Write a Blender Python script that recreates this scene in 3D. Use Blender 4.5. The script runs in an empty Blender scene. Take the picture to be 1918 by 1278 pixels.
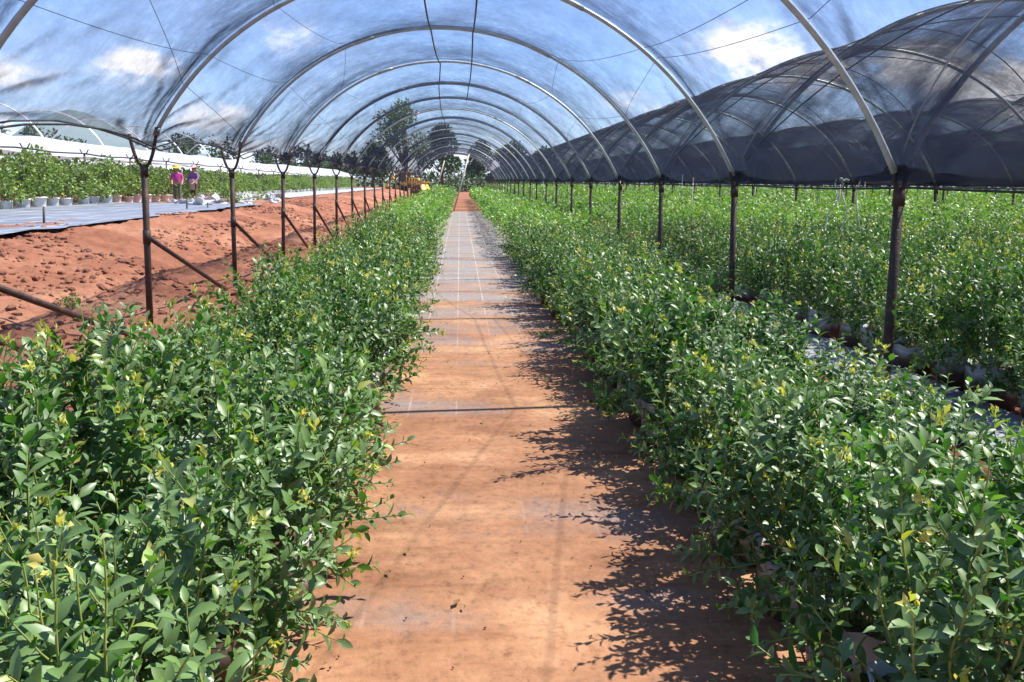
import bpy, math, random
import numpy as np
from mathutils import Vector, Matrix, Euler, noise

# ------------------------------------------------------------------ camera, world, sun
SC = bpy.context.scene
COL = SC.collection
R = math.radians
E_H = 1.52
SUN_AZ, SUN_EL = R(72), R(56)          # azimuth clockwise from +Y

cam_d = bpy.data.cameras.new('camera'); cam = bpy.data.objects.new('camera', cam_d); COL.objects.link(cam)
cam_d.sensor_width = 36.0; cam_d.lens = 28.0
cam_d.shift_x = 0.0; cam_d.shift_y = -0.0740
cam_d.clip_start = 0.05; cam_d.clip_end = 6000
cam.matrix_world = (Matrix.Translation((0, 0, E_H)) @ Matrix.Rotation(R(-3.8), 4, 'Z')
                    @ Matrix.Rotation(R(84), 4, 'X') @ Matrix.Rotation(R(0.7), 4, 'Z'))
SC.camera = cam
SC.view_settings.view_transform = 'Standard'; SC.view_settings.look = 'None'
SC.view_settings.gamma = 1.0; SC.view_settings.use_curve_mapping = False
SC.view_settings.exposure = 1.15
SC.render.engine = 'CYCLES'
SC.cycles.transparent_max_bounces = 40
SC.cycles.max_bounces = 7; SC.cycles.diffuse_bounces = 3; SC.cycles.glossy_bounces = 2
SC.cycles.transmission_bounces = 3
SC.cycles.caustics_reflective = False; SC.cycles.caustics_refractive = False


def N(nt, kind, **kw):
    n = nt.nodes.new(kind)
    for k, v in kw.items():
        if k.startswith('i_'):
            key = k[2:]
            key = int(key) if key.isdigit() else key.replace('_', ' ')
            n.inputs[key].default_value = v
        else:
            setattr(n, k, v)
    return n


def ramp(nt, fac, stops, interp='LINEAR'):
    r = nt.nodes.new('ShaderNodeValToRGB'); r.color_ramp.interpolation = interp
    el = r.color_ramp.elements
    while len(el) < len(stops): el.new(0.5)
    for e, (p, c) in zip(el, stops):
        e.position = p; e.color = (c[0], c[1], c[2], 1) if len(c) == 3 else c
    nt.links.new(fac, r.inputs[0])
    return r


def mth(nt, op, a, b=None, clamp=False):
    m = nt.nodes.new('ShaderNodeMath'); m.operation = op; m.use_clamp = clamp
    for i, v in enumerate((a, b)):
        if v is None: continue
        if isinstance(v, (int, float)): m.inputs[i].default_value = v
        else: nt.links.new(v, m.inputs[i])
    return m.outputs[0]


def mixc(nt, fac, a, b, mode='MIX'):
    m = nt.nodes.new('ShaderNodeMix'); m.data_type = 'RGBA'; m.blend_type = mode
    for idx, v in ((0, fac), (6, a), (7, b)):
        if isinstance(v, (int, float)): m.inputs[idx].default_value = v
        elif isinstance(v, (tuple, list)): m.inputs[idx].default_value = (v[0], v[1], v[2], 1)
        else: nt.links.new(v, m.inputs[idx])
    return m.outputs[2]


W = bpy.data.worlds.new('World'); SC.world = W; W.use_nodes = True
nt = W.node_tree; bg = nt.nodes['Background']
sky = N(nt, 'ShaderNodeTexSky', sky_type='NISHITA', sun_disc=False, sun_elevation=SUN_EL, sun_rotation=SUN_AZ,
        air_density=1.0, dust_density=0.3, ozone_density=1.6)
tc = N(nt, 'ShaderNodeTexCoord')
# a few cumulus clouds: soft masks round real sky directions, broken up by noise of the direction
clouds = [  # dir x, z (with y = 1), radius x, radius z, strength
    (-0.385, 0.130, 0.055, 0.026, 1.0), (-0.30, 0.075, 0.05, 0.022, .8), (-0.205, 0.17, 0.05, 0.03, .5),
    (-0.53, 0.12, 0.07, 0.03, .6), (0.365, 0.165, 0.062, 0.036, 1.25), (0.45, 0.14, 0.08, 0.03, .8),
    (0.60, 0.155, 0.10, 0.035, 1.1), (0.74, 0.13, 0.14, 0.045, 1.2), (0.24, 0.10, 0.09, 0.02, .5),
    (1.1, 0.25, 0.3, 0.08, 1.0), (-1.0, 0.2, 0.25, 0.06, 1.0), (0.0, 0.75, 0.3, 0.1, .7), (-.15, 0.02, 0.5, 0.03, .7), (-.65, 0.05, 0.3, 0.04, .7)]
sep = N(nt, 'ShaderNodeSeparateXYZ'); nt.links.new(tc.outputs['Generated'], sep.inputs[0])
yy = mth(nt, 'MAXIMUM', sep.outputs[1], 0.02)
px = mth(nt, 'DIVIDE', sep.outputs[0], yy); pz = mth(nt, 'DIVIDE', sep.outputs[2], yy)
acc = None
for (cx, cz, rx, rz, s) in clouds:
    dx = mth(nt, 'DIVIDE', mth(nt, 'SUBTRACT', px, cx), rx); dz = mth(nt, 'DIVIDE', mth(nt, 'SUBTRACT', pz, cz), rz)
    d2 = mth(nt, 'ADD', mth(nt, 'MULTIPLY', dx, dx), mth(nt, 'MULTIPLY', dz, dz))
    g = mth(nt, 'MULTIPLY', mth(nt, 'POWER', 2.718, mth(nt, 'MULTIPLY', d2, -0.8)), s)
    acc = g if acc is None else mth(nt, 'MAXIMUM', acc, g)
mp = N(nt, 'ShaderNodeMapping'); mp.inputs['Scale'].default_value = (1, 1, 1.7)
nt.links.new(tc.outputs['Generated'], mp.inputs[0])
cn = N(nt, 'ShaderNodeTexNoise', i_Scale=22.0, i_Detail=9.0, i_Roughness=0.6); nt.links.new(mp.outputs[0], cn.inputs['Vector'])
cm = mth(nt, 'MULTIPLY', acc, mth(nt, 'MULTIPLY', mth(nt, 'SUBTRACT', cn.outputs[0], 0.22), 3.1))
cr = ramp(nt, cm, [(0.22, (0, 0, 0)), (0.85, (1, 1, 1))], 'EASE')
# thin veil of high cloud
cn2 = N(nt, 'ShaderNodeTexNoise', i_Scale=2.2, i_Detail=6.0, i_Roughness=0.6); nt.links.new(mp.outputs[0], cn2.inputs['Vector'])
veil = ramp(nt, cn2.outputs[0], [(0.42, (0, 0, 0)), (0.8, (.45, .45, .45))])
base = mixc(nt, 1.0, sky.outputs[0], (0.84, 1.04, 1.48), 'MULTIPLY')
base = mixc(nt, veil.outputs[0], base, (6.4, 7.4, 9.6))
skyc = mixc(nt, cr.outputs[0], base, (11.0, 10.6, 10.8))
nt.links.new(skyc, bg.inputs[0]); bg.inputs[1].default_value = 0.068

sl = bpy.data.lights.new('sun', 'SUN'); sun = bpy.data.objects.new('sun', sl); COL.objects.link(sun)
sl.energy = 5.0; sl.angle = R(0.5); sl.color = (1, 0.95, 0.86)
sd = Vector((math.sin(SUN_AZ) * math.cos(SUN_EL), math.cos(SUN_AZ) * math.cos(SUN_EL), math.sin(SUN_EL)))
sun.rotation_euler = sd.to_track_quat('Z', 'Y').to_euler(); sun.location = (8, -4, 12)

# ------------------------------------------------------------------ helpers
RND = random.Random(7)
RG = np.random.default_rng(11)
ORD = ['first', 'second', 'third', 'fourth', 'fifth', 'sixth', 'seventh', 'eighth', 'ninth', 'tenth', 'eleventh',
       'twelfth', 'thirteenth', 'fourteenth', 'fifteenth', 'sixteenth', 'seventeenth', 'eighteenth', 'nineteenth',
       'twentieth', 'twenty-first', 'twenty-second', 'twenty-third', 'twenty-fourth', 'twenty-fifth', 'twenty-sixth',
       'twenty-seventh', 'twenty-eighth', 'twenty-ninth', 'thirtieth']
ORD += [t + '-' + o for t in ('thirty', 'forty', 'fifty') for o in ORD[:9]]


def tag(o, label=None, cat=None, group=None, kind=None):
    if label: o['label'] = label
    if cat: o['category'] = cat
    if group: o['group'] = group
    if kind: o['kind'] = kind
    return o


def link(o, parent=None):
    COL.objects.link(o)
    if parent is not None: o.parent = parent
    return o


def empty(name, loc=(0, 0, 0), rz=0.0):
    o = bpy.data.objects.new(name, None); o.location = loc; o.rotation_euler = (0, 0, rz); o.empty_display_size = .1
    return link(o)


class MB:
    """collects numpy pieces -> one mesh"""
    def __init__(s): s.v = []; s.f = []; s.n = 0; s.m = []; s.t = []
    def add(s, v, f, mat=0, tint=None):
        v = np.asarray(v, float).reshape(-1, 3)
        s.v.append(v); s.t.append(np.full(len(v), 0.5) if tint is None else np.asarray(tint, float) * np.ones(len(v)))
        if isinstance(f, np.ndarray):
            s.f.append(f + s.n); s.m.append(np.full(len(f), mat))
        elif len(f):
            by = {}
            for q in f: by.setdefault(len(q), []).append(q)
            for q in by.values():
                a = np.array(q); s.f.append(a + s.n); s.m.append(np.full(len(a), mat))
        s.n += len(v)
        return s
    def mesh(s, name, mats, smooth=True, tint=False):
        me = bpy.data.meshes.new(name)
        V = np.concatenate(s.v)
        tot = np.concatenate([np.full(len(a), a.shape[1]) for a in s.f]); idx = np.concatenate([a.ravel() for a in s.f])
        me.vertices.add(len(V)); me.vertices.foreach_set('co', V.astype(np.float32).ravel())
        me.loops.add(len(idx)); me.loops.foreach_set('vertex_index', idx.astype(np.int32))
        me.polygons.add(len(tot)); st = np.concatenate([[0], np.cumsum(tot)[:-1]])
        me.polygons.foreach_set('loop_start', st.astype(np.int32)); me.polygons.foreach_set('loop_total', tot.astype(np.int32))
        me.polygons.foreach_set('material_index', np.concatenate(s.m).astype(np.int32))
        me.polygons.foreach_set('use_smooth', np.full(len(tot), smooth))
        for m in (mats if isinstance(mats, (list, tuple)) else [mats]): me.materials.append(m)
        if tint:
            at = me.attributes.new('tint', 'FLOAT', 'POINT'); at.data.foreach_set('value', np.concatenate(s.t).astype(np.float32))
        me.update(); me.validate()
        return me
    def build(s, name, mats, parent=None, smooth=True, tint=False):
        return link(bpy.data.objects.new(name, s.mesh(name, mats, smooth, tint)), parent)


def tube(path, r, n=8, caps=True):
    P = np.asarray(path, float); m = len(P)
    r = np.ones(m) * np.asarray(r, float)
    T = np.gradient(P, axis=0); T /= np.linalg.norm(T, axis=1)[:, None] + 1e-12
    up = np.array([0, 0, 1.]) if abs(T[0][2]) < .9 else np.array([1., 0, 0])
    u = np.cross(T[0], up); u /= np.linalg.norm(u)
    a = np.linspace(0, 2 * np.pi, n, endpoint=False); V = []
    for i in range(m):
        u = u - T[i] * np.dot(u, T[i]); u /= np.linalg.norm(u) + 1e-12
        w = np.cross(T[i], u)
        V.append(P[i] + r[i] * (np.cos(a)[:, None] * u + np.sin(a)[:, None] * w))
    V = np.concatenate(V)
    i0 = np.arange(m - 1)[:, None] * n; j = np.arange(n)[None]; j2 = (j + 1) % n
    F = np.stack([i0 + j, i0 + j2, i0 + n + j2, i0 + n + j], -1).reshape(-1, 4)
    F = [tuple(q) for q in F]
    if caps: F += [tuple(range(n))[::-1], tuple(range((m - 1) * n, m * n))]
    return V, F


def box(c, s, rz=0.0, bevel=0.0, rx=0.0):
    """bevelled box"""
    hx, hy, hz = s[0] / 2, s[1] / 2, s[2] / 2
    b = min(bevel, hx * .9, hy * .9, hz * .9)
    if b <= 0:
        V = np.array([(x, y, z) for z in (-hz, hz) for x, y in ((-hx, -hy), (hx, -hy), (hx, hy), (-hx, hy))])
        F = [(3, 2, 1, 0), (4, 5, 6, 7), (0, 1, 5, 4), (1, 2, 6, 5), (2, 3, 7, 6), (3, 0, 4, 7)]
    else:
        L = []
        for z, k in ((-hz, b), (-hz + b, 0), (hz - b, 0), (hz, b)):
            x, y = hx - k, hy - k
            L += [(-x + b, -y, z), (x - b, -y, z), (x, -y + b, z), (x, y - b, z), (x - b, y, z), (-x + b, y, z), (-x, y - b, z), (-x, -y + b, z)]
        V = np.array(L); F = [tuple(range(8))[::-1], tuple(range(24, 32))]
        for l in range(3):
            for j in range(8):
                F.append((l * 8 + j, l * 8 + (j + 1) % 8, l * 8 + 8 + (j + 1) % 8, l * 8 + 8 + j))
    if rx:
        c_, s_ = math.cos(rx), math.sin(rx); V = V @ np.array([[1, 0, 0], [0, c_, s_], [0, -s_, c_]])
    c_, s_ = math.cos(rz), math.sin(rz)
    V = V @ np.array([[c_, s_, 0], [-s_, c_, 0], [0, 0, 1]])
    return V + np.array(c), F


def blob(c, r, seed=0, rough=.2, nu=10, nv=7):
    V = []
    for i in range(nv + 1):
        th = math.pi * i / nv
        for j in range(nu):
            ph = 2 * math.pi * j / nu
            d = Vector((math.sin(th) * math.cos(ph), math.sin(th) * math.sin(ph), math.cos(th)))
            k = 1 + rough * noise.noise(d * 2.2 + Vector((seed * 3.1, seed, 0)))
            V.append((c[0] + r[0] * d.x * k, c[1] + r[1] * d.y * k, c[2] + r[2] * d.z * k))
    F = [(i * nu + j, (i + 1) * nu + j, (i + 1) * nu + (j + 1) % nu, i * nu + (j + 1) % nu) for i in range(nv) for j in range(nu)]
    return V, F


def grid_faces(nx, ny):
    i = np.arange(ny - 1)[:, None] * nx; j = np.arange(nx - 1)[None]
    return np.stack([i + j, i + j + 1, i + nx + j + 1, i + nx + j], -1).reshape(-1, 4)


# ------------------------------------------------------------------ materials
def mat(name):
    m = bpy.data.materials.new(name); m.use_nodes = True
    return m, m.node_tree, m.node_tree.nodes['Principled BSDF'], m.node_tree.nodes['Material Output']


def simple(name, stops, scale=8.0, rough=.6, metal=0.0, bump=0.0, bscale=30.0, detail=6.0, stretch=(1, 1, 1), spec=.5):
    m, nt, b, out = mat(name)
    tc = N(nt, 'ShaderNodeTexCoord'); mp = N(nt, 'ShaderNodeMapping'); mp.inputs['Scale'].default_value = stretch
    nt.links.new(tc.outputs['Object'], mp.inputs[0])
    n = N(nt, 'ShaderNodeTexNoise', i_Scale=scale, i_Detail=detail, i_Roughness=.6); nt.links.new(mp.outputs[0], n.inputs['Vector'])
    r = ramp(nt, n.outputs[0], stops); nt.links.new(r.outputs[0], b.inputs['Base Color'])
    b.inputs['Roughness'].default_value = rough; b.inputs['Metallic'].default_value = metal
    b.inputs['Specular IOR Level'].default_value = spec
    if bump:
        n2 = N(nt, 'ShaderNodeTexNoise', i_Scale=bscale, i_Detail=8.0); nt.links.new(mp.outputs[0], n2.inputs['Vector'])
        bp = N(nt, 'ShaderNodeBump', i_Strength=bump, i_Distance=0.02); nt.links.new(n2.outputs[0], bp.inputs['Height'])
        nt.links.new(bp.outputs[0], b.inputs['Normal'])
    return m


def leaf_material(name, stops, under=(0.16, 0.22, 0.09), rough=.38, trans=.25, spec=.5):
    m, nt, b, out = mat(name)
    at = N(nt, 'ShaderNodeAttribute', attribute_name='tint')
    oi = N(nt, 'ShaderNodeObjectInfo')
    f = mth(nt, 'ADD', at.outputs['Fac'], mth(nt, 'MULTIPLY', mth(nt, 'SUBTRACT', oi.outputs['Random'], .45), .26))
    r = ramp(nt, f, stops)
    geo = N(nt, 'ShaderNodeNewGeometry')
    c = mixc(nt, mth(nt, 'MULTIPLY', geo.outputs['Backfacing'], .55), r.outputs[0], under)
    nt.links.new(c, b.inputs['Base Color'])
    b.inputs['Roughness'].default_value = rough; b.inputs['Specular IOR Level'].default_value = spec
    tr = N(nt, 'ShaderNodeBsdfTranslucent'); nt.links.new(mixc(nt, 1.0, c, (1.5, 1.6, .55), 'MULTIPLY'), tr.inputs[0])
    mx = N(nt, 'ShaderNodeMixShader', i_0=trans); nt.links.new(b.outputs[0], mx.inputs[1]); nt.links.new(tr.outputs[0], mx.inputs[2])
    nt.links.new(mx.outputs[0], out.inputs[0])
    return m


M = {}
M['leaf'] = leaf_material('blueberry_leaf', [(0.0, (.018, .072, .016)), (.35, (.044, .150, .032)), (.62, (.115, .265, .040)), (.85, (.30, .42, .06)), (1.0, (.45, .46, .09))], rough=.43)
M['leaf_far'] = leaf_material('far_field_leaf', [(0.0, (.020, .078, .016)), (.4, (.080, .235, .032)), (.7, (.18, .40, .05)), (1.0, (.34, .44, .09))], rough=.45)
M['leaf_tall'] = leaf_material('tall_crop_leaf', [(0.0, (.04, .10, .02)), (.5, (.13, .23, .04)), (1.0, (.32, .38, .07))], rough=.5)
M['leaf_tree'] = leaf_material('tree_leaf', [(0.0, (.014, .035, .012)), (.5, (.035, .075, .02)), (1.0, (.09, .14, .035))], under=(.05, .09, .03), rough=.6, trans=.15)
M['leaf_gum'] = leaf_material('pale_tree_leaf', [(0.0, (.05, .09, .03)), (.5, (.11, .17, .05)), (1.0, (.20, .26, .08))], under=(.08, .12, .05), rough=.6, trans=.2)
M['bud'] = leaf_material('young_shoot', [(0.0, (.30, .36, .06)), (.5, (.46, .45, .09)), (1.0, (.62, .50, .20))], under=(.45, .45, .12), trans=.35)
M['dead'] = leaf_material('dry_leaf', [(0.0, (.10, .06, .03)), (.6, (.20, .12, .05)), (1.0, (.22, .22, .06))], under=(.2, .14, .07), rough=.8)
M['clod'] = simple('dark_clod', [(.3, (.09, .035, .022)), (.7, (.20, .085, .05))], 9, .95)
M['stem'] = simple('green_stem', [(.3, (.13, .20, .04)), (.7, (.30, .30, .08))], 12, .55)
M['bark'] = simple('bark', [(.3, (.05, .035, .025)), (.7, (.14, .10, .07))], 6, .9, bump=.6)
M['pipe'] = simple('galvanised_pipe', [(.25, (.34, .38, .35)), (.55, (.50, .55, .51)), (.8, (.68, .72, .67))], 7, .35, metal=.1, bump=.15)
M['pipe_white'] = simple('white_hoop_pipe', [(.3, (.6, .6, .6)), (.7, (.8, .8, .8))], 5, .4)
M['rust'] = simple('dark_rusty_post', [(.25, (.018, .013, .011)), (.5, (.050, .028, .020)), (.75, (.12, .060, .038))], 9, .62, metal=.2, bump=.35, bscale=60)
M['clamp'] = simple('zinc_clamp', [(.3, (.10, .10, .10)), (.7, (.3, .3, .3))], 20, .5, metal=.7)
M['rope'] = simple('dark_rope', [(.3, (.02, .022, .03)), (.7, (.06, .06, .07))], 30, .8)
M['wire'] = simple('purlin_wire', [(.3, (.012, .012, .014)), (.7, (.05, .05, .05))], 30, .6)
M['twine'] = simple('white_twine', [(.3, (.55, .55, .45)), (.7, (.75, .75, .65))], 30, .7)
M['bamboo'] = simple('pale_pole', [(.3, (.42, .38, .28)), (.7, (.70, .66, .55))], 8, .6)


def bag_material():
    m, nt, b, out = mat('white_grow_bag')
    tc = N(nt, 'ShaderNodeTexCoord')
    n = N(nt, 'ShaderNodeTexNoise', i_Scale=5.0, i_Detail=6.0); nt.links.new(tc.outputs['Object'], n.inputs[0])
    sp = N(nt, 'ShaderNodeSeparateXYZ'); nt.links.new(tc.outputs['Object'], sp.inputs[0])
    dirt = mth(nt, 'ADD', mth(nt, 'MULTIPLY', sp.outputs[2], -3.2), mth(nt, 'MULTIPLY', n.outputs[0], 1.3))
    dr = ramp(nt, dirt, [(0.0, (.50, .51, .54)), (.12, (.36, .33, .33)), (.34, (.10, .05, .032)), (.8, (.05, .03, .022))])
    nt.links.new(dr.outputs[0], b.inputs['Base Color']); b.inputs['Roughness'].default_value = .42
    n2 = N(nt, 'ShaderNodeTexNoise', i_Scale=14.0, i_Detail=5.0); nt.links.new(tc.outputs['Object'], n2.inputs[0])
    bp = N(nt, 'ShaderNodeBump', i_Strength=.6, i_Distance=.02); nt.links.new(n2.outputs[0], bp.inputs['Height']); nt.links.new(bp.outputs[0], b.inputs['Normal'])
    return m


M['bag'] = bag_material()
M['print'] = simple('black_print', [(.3, (.02, .02, .03)), (.7, (.05, .05, .06))], 30, .5)
M['bag_in'] = simple('black_bag_lining', [(.3, (.012, .012, .012)), (.7, (.03, .03, .03))], 12, .5)
M['peat'] = simple('potting_soil', [(.3, (.05, .025, .015)), (.7, (.14, .07, .04))], 20, .95, bump=.8)
M['white_pot'] = simple('white_pot', [(.3, (.62, .62, .60)), (.7, (.80, .80, .78))], 6, .45)
M['plastic'] = simple('white_plastic_film', [(.3, (.50, .52, .55)), (.6, (.62, .63, .64)), (.8, (.70, .69, .67))], 1.5, .35, bump=.7, bscale=3.0, stretch=(1, .5, 1))
M['yellow'] = simple('yellow_machine_paint', [(.3, (.60, .30, .02)), (.7, (.75, .42, .03))], 2, .4)
M['dark'] = simple('dark_metal', [(.3, (.015, .015, .016)), (.7, (.05, .045, .04))], 5, .6)
M['tyre'] = simple('dusty_tyre', [(.3, (.02, .02, .02)), (.8, (.10, .07, .05))], 5, .9)
M['glass'] = simple('cab_glass', [(.3, (.03, .04, .05)), (.7, (.06, .08, .09))], 2, .1)


_m = M['plastic']; _nt = _m.node_tree; _b = _nt.nodes['Principled BSDF']; _o = _nt.nodes['Material Output']
_t = N(_nt, 'ShaderNodeBsdfTranslucent'); _t.inputs[0].default_value = (.6, .6, .6, 1); _x = N(_nt, 'ShaderNodeMixShader', i_0=.3)
_nt.links.new(_b.outputs[0], _x.inputs[1]); _nt.links.new(_t.outputs[0], _x.inputs[2]); _nt.links.new(_x.outputs[0], _o.inputs[0])


def soil_material():
    m, nt, b, out = mat('red_soil')
    tc = N(nt, 'ShaderNodeTexCoord')
    n1 = N(nt, 'ShaderNodeTexNoise', i_Scale=.35, i_Detail=8.0, i_Roughness=.6); nt.links.new(tc.outputs['Object'], n1.inputs[0])
    n2 = N(nt, 'ShaderNodeTexNoise', i_Scale=7.0, i_Detail=10.0, i_Roughness=.7); nt.links.new(tc.outputs['Object'], n2.inputs[0])
    r1 = ramp(nt, n1.outputs[0], [(.3, (.17, .066, .038)), (.5, (.29, .122, .072)), (.7, (.44, .235, .148))])
    r2 = ramp(nt, n2.outputs[0], [(.25, (.35, .33, .33)), (.45, (.85, .85, .85)), (.7, (1.15, 1.1, 1.1))])
    c = mixc(nt, 1.0, r1.outputs[0], r2.outputs[0], 'MULTIPLY')
    # beyond the nursery the land is dull green and brown
    sp = N(nt, 'ShaderNodeSeparateXYZ'); nt.links.new(tc.outputs['Object'], sp.inputs[0])
    rr = mth(nt, 'SQRT', mth(nt, 'ADD', mth(nt, 'POWER', mth(nt, 'ABSOLUTE', sp.outputs[0]), 2.0), mth(nt, 'POWER', mth(nt, 'ABSOLUTE', sp.outputs[1]), 2.0)))
    far = N(nt, 'ShaderNodeMapRange', i_1=110.0, i_2=180.0); nt.links.new(rr, far.inputs[0])
    n3 = N(nt, 'ShaderNodeTexNoise', i_Scale=.02, i_Detail=5.0); nt.links.new(tc.outputs['Object'], n3.inputs[0])
    r3 = ramp(nt, n3.outputs[0], [(.35, (.04, .08, .025)), (.6, (.12, .12, .05))])
    c = mixc(nt, far.outputs[0], c, r3.outputs[0])
    nt.links.new(c, b.inputs['Base Color']); b.inputs['Roughness'].default_value = .95; b.inputs['Specular IOR Level'].default_value = .15
    n4 = N(nt, 'ShaderNodeTexNoise', i_Scale=22.0, i_Detail=10.0, i_Roughness=.75); nt.links.new(tc.outputs['Object'], n4.inputs[0])
    bp = N(nt, 'ShaderNodeBump', i_Strength=.9, i_Distance=.05); nt.links.new(n4.outputs[0], bp.inputs['Height']); nt.links.new(bp.outputs[0], b.inputs['Normal'])
    return m


def path_material():
    """woven grey ground cover under drifts of orange dust; thicker dust near the entrance"""
    m, nt, b, out = mat('dusty_ground_cover')
    tc = N(nt, 'ShaderNodeTexCoord'); sp = N(nt, 'ShaderNodeSeparateXYZ'); nt.links.new(tc.outputs['Object'], sp.inputs[0])
    n1 = N(nt, 'ShaderNodeTexNoise', i_Scale=1.1, i_Detail=9.0, i_Roughness=.62); nt.links.new(tc.outputs['Object'], n1.inputs[0])
    n2 = N(nt, 'ShaderNodeTexNoise', i_Scale=26.0, i_Detail=8.0, i_Roughness=.7); nt.links.new(tc.outputs['Object'], n2.inputs[0])
    mpx = N(nt, 'ShaderNodeMapping'); mpx.inputs['Scale'].default_value = (.35, 1.6, 1); nt.links.new(tc.outputs['Object'], mpx.inputs[0])
    n5 = N(nt, 'ShaderNodeTexNoise', i_Scale=1.0, i_Detail=4.0, i_Roughness=.5); nt.links.new(mpx.outputs[0], n5.inputs[0])
    dist = N(nt, 'ShaderNodeMapRange', i_1=5.0, i_2=13.0, i_3=.20, i_4=-.10); nt.links.new(sp.outputs[1], dist.inputs[0])
    f = mth(nt, 'ADD', mth(nt, 'ADD', dist.outputs[0], mth(nt, 'MULTIPLY', n1.outputs[0], .62)), mth(nt, 'MULTIPLY', n5.outputs[0], .65))
    f = mth(nt, 'ADD', f, mth(nt, 'MULTIPLY', n2.outputs[0], .12))
    dust = ramp(nt, f, [(.55, (0, 0, 0)), (.86, (1, 1, 1))])
    o = ramp(nt, n1.outputs[0], [(.3, (.19, .088, .046)), (.5, (.29, .145, .078)), (.68, (.43, .255, .145))])
    o2 = ramp(nt, n2.outputs[0], [(.28, (.50, .46, .45)), (.46, (.95, .94, .93)), (.7, (1.14, 1.14, 1.16))])
    oc = mixc(nt, 1.0, o.outputs[0], o2.outputs[0], 'MULTIPLY')
    # cloth: weave and pale marker threads
    wv = N(nt, 'ShaderNodeTexWave', wave_type='BANDS', bands_direction='Y', i_Scale=28.0, i_Distortion=.6, i_Detail=2.0); nt.links.new(tc.outputs['Object'], wv.inputs[0])
    cl = ramp(nt, n2.outputs[0], [(.3, (.13, .13, .14)), (.7, (.34, .31, .30))])
    cl2 = mixc(nt, .35, cl.outputs[0], mixc(nt, wv.outputs[0], (.08, .085, .10), (.36, .33, .31)))
    xm = mth(nt, 'ABSOLUTE', mth(nt, 'SUBTRACT', mth(nt, 'FRACT', mth(nt, 'MULTIPLY', mth(nt, 'ADD', sp.outputs[0], .17), 3.2)), .5))
    line = mth(nt, 'LESS_THAN', xm, .022)
    cl3 = mixc(nt, mth(nt, 'MULTIPLY', line, .35), cl2, (.62, .62, .6))
    mpy = N(nt, 'ShaderNodeMapping'); mpy.inputs['Scale'].default_value = (.9, 3.6, 1); nt.links.new(tc.outputs['Object'], mpy.inputs[0])
    n6 = N(nt, 'ShaderNodeTexNoise', i_Scale=1.6, i_Detail=8.0, i_Roughness=.68); nt.links.new(mpy.outputs[0], n6.inputs[0])
    band = ramp(nt, n6.outputs[0], [(.30, (.62, .54, .50)), (.48, (.95, .93, .90)), (.68, (1.12, 1.12, 1.12))])
    oc = mixc(nt, 1.0, oc, band.outputs[0], 'MULTIPLY')
    dark_patch = ramp(nt, n5.outputs[0], [(.56, (0, 0, 0)), (.64, (.65, .65, .65))])
    cl3 = mixc(nt, dark_patch.outputs[0], cl3, (.085, .095, .115))  # dark blue-grey patches on the bare cloth, placed by noise
    c = mixc(nt, dust.outputs[0], cl3, oc)
    nt.links.new(c, b.inputs['Base Color'])
    b.inputs['Roughness'].default_value = .85; b.inputs['Specular IOR Level'].default_value = .25
    bp = N(nt, 'ShaderNodeBump', i_Strength=.5, i_Distance=.015); nt.links.new(n2.outputs[0], bp.inputs['Height'])
    bp2 = N(nt, 'ShaderNodeBump', i_Strength=.6, i_Distance=.06); nt.links.new(n5.outputs[0], bp2.inputs['Height']); nt.links.new(bp.outputs[0], bp2.inputs['Normal'])
    nt.links.new(bp2.outputs[0], b.inputs['Normal'])
    return m


def cover_material(name, c0, c1, dustc, grid=1.0, dust_hi=.8):
    m, nt, b, out = mat(name)
    tc = N(nt, 'ShaderNodeTexCoord'); sp = N(nt, 'ShaderNodeSeparateXYZ'); nt.links.new(tc.outputs['Object'], sp.inputs[0])
    n1 = N(nt, 'ShaderNodeTexNoise', i_Scale=.7, i_Detail=8.0, i_Roughness=.6); nt.links.new(tc.outputs['Object'], n1.inputs[0])
    c = ramp(nt, n1.outputs[0], [(.3, c0), (.62, c1), (dust_hi, dustc)]).outputs[0]
    for ax, per in ((0, .9), (1, 1.6)):
        xm = mth(nt, 'ABSOLUTE', mth(nt, 'SUBTRACT', mth(nt, 'FRACT', mth(nt, 'DIVIDE', sp.outputs[ax], per * grid)), .5))
        c = mixc(nt, mth(nt, 'MULTIPLY', mth(nt, 'LESS_THAN', xm, .03), .45), c, (.55, .58, .62))
    nt.links.new(c, b.inputs['Base Color']); b.inputs['Roughness'].default_value = .5
    n2 = N(nt, 'ShaderNodeTexNoise', i_Scale=3.0, i_Detail=6.0); nt.links.new(tc.outputs['Object'], n2.inputs[0])
    bp = N(nt, 'ShaderNodeBump', i_Strength=.5, i_Distance=.08); nt.links.new(n2.outputs[0], bp.inputs['Height']); nt.links.new(bp.outputs[0], b.inputs['Normal'])
    return m


M['soil'] = soil_material()
M['path'] = path_material()
M['cover'] = cover_material('blue_grey_ground_cover', (.11, .125, .16), (.17, .185, .225), (.30, .26, .24))
M['strip'] = cover_material('grey_plastic_strip', (.16, .17, .19), (.34, .35, .36), (.38, .24, .15), .5, .75)


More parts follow.
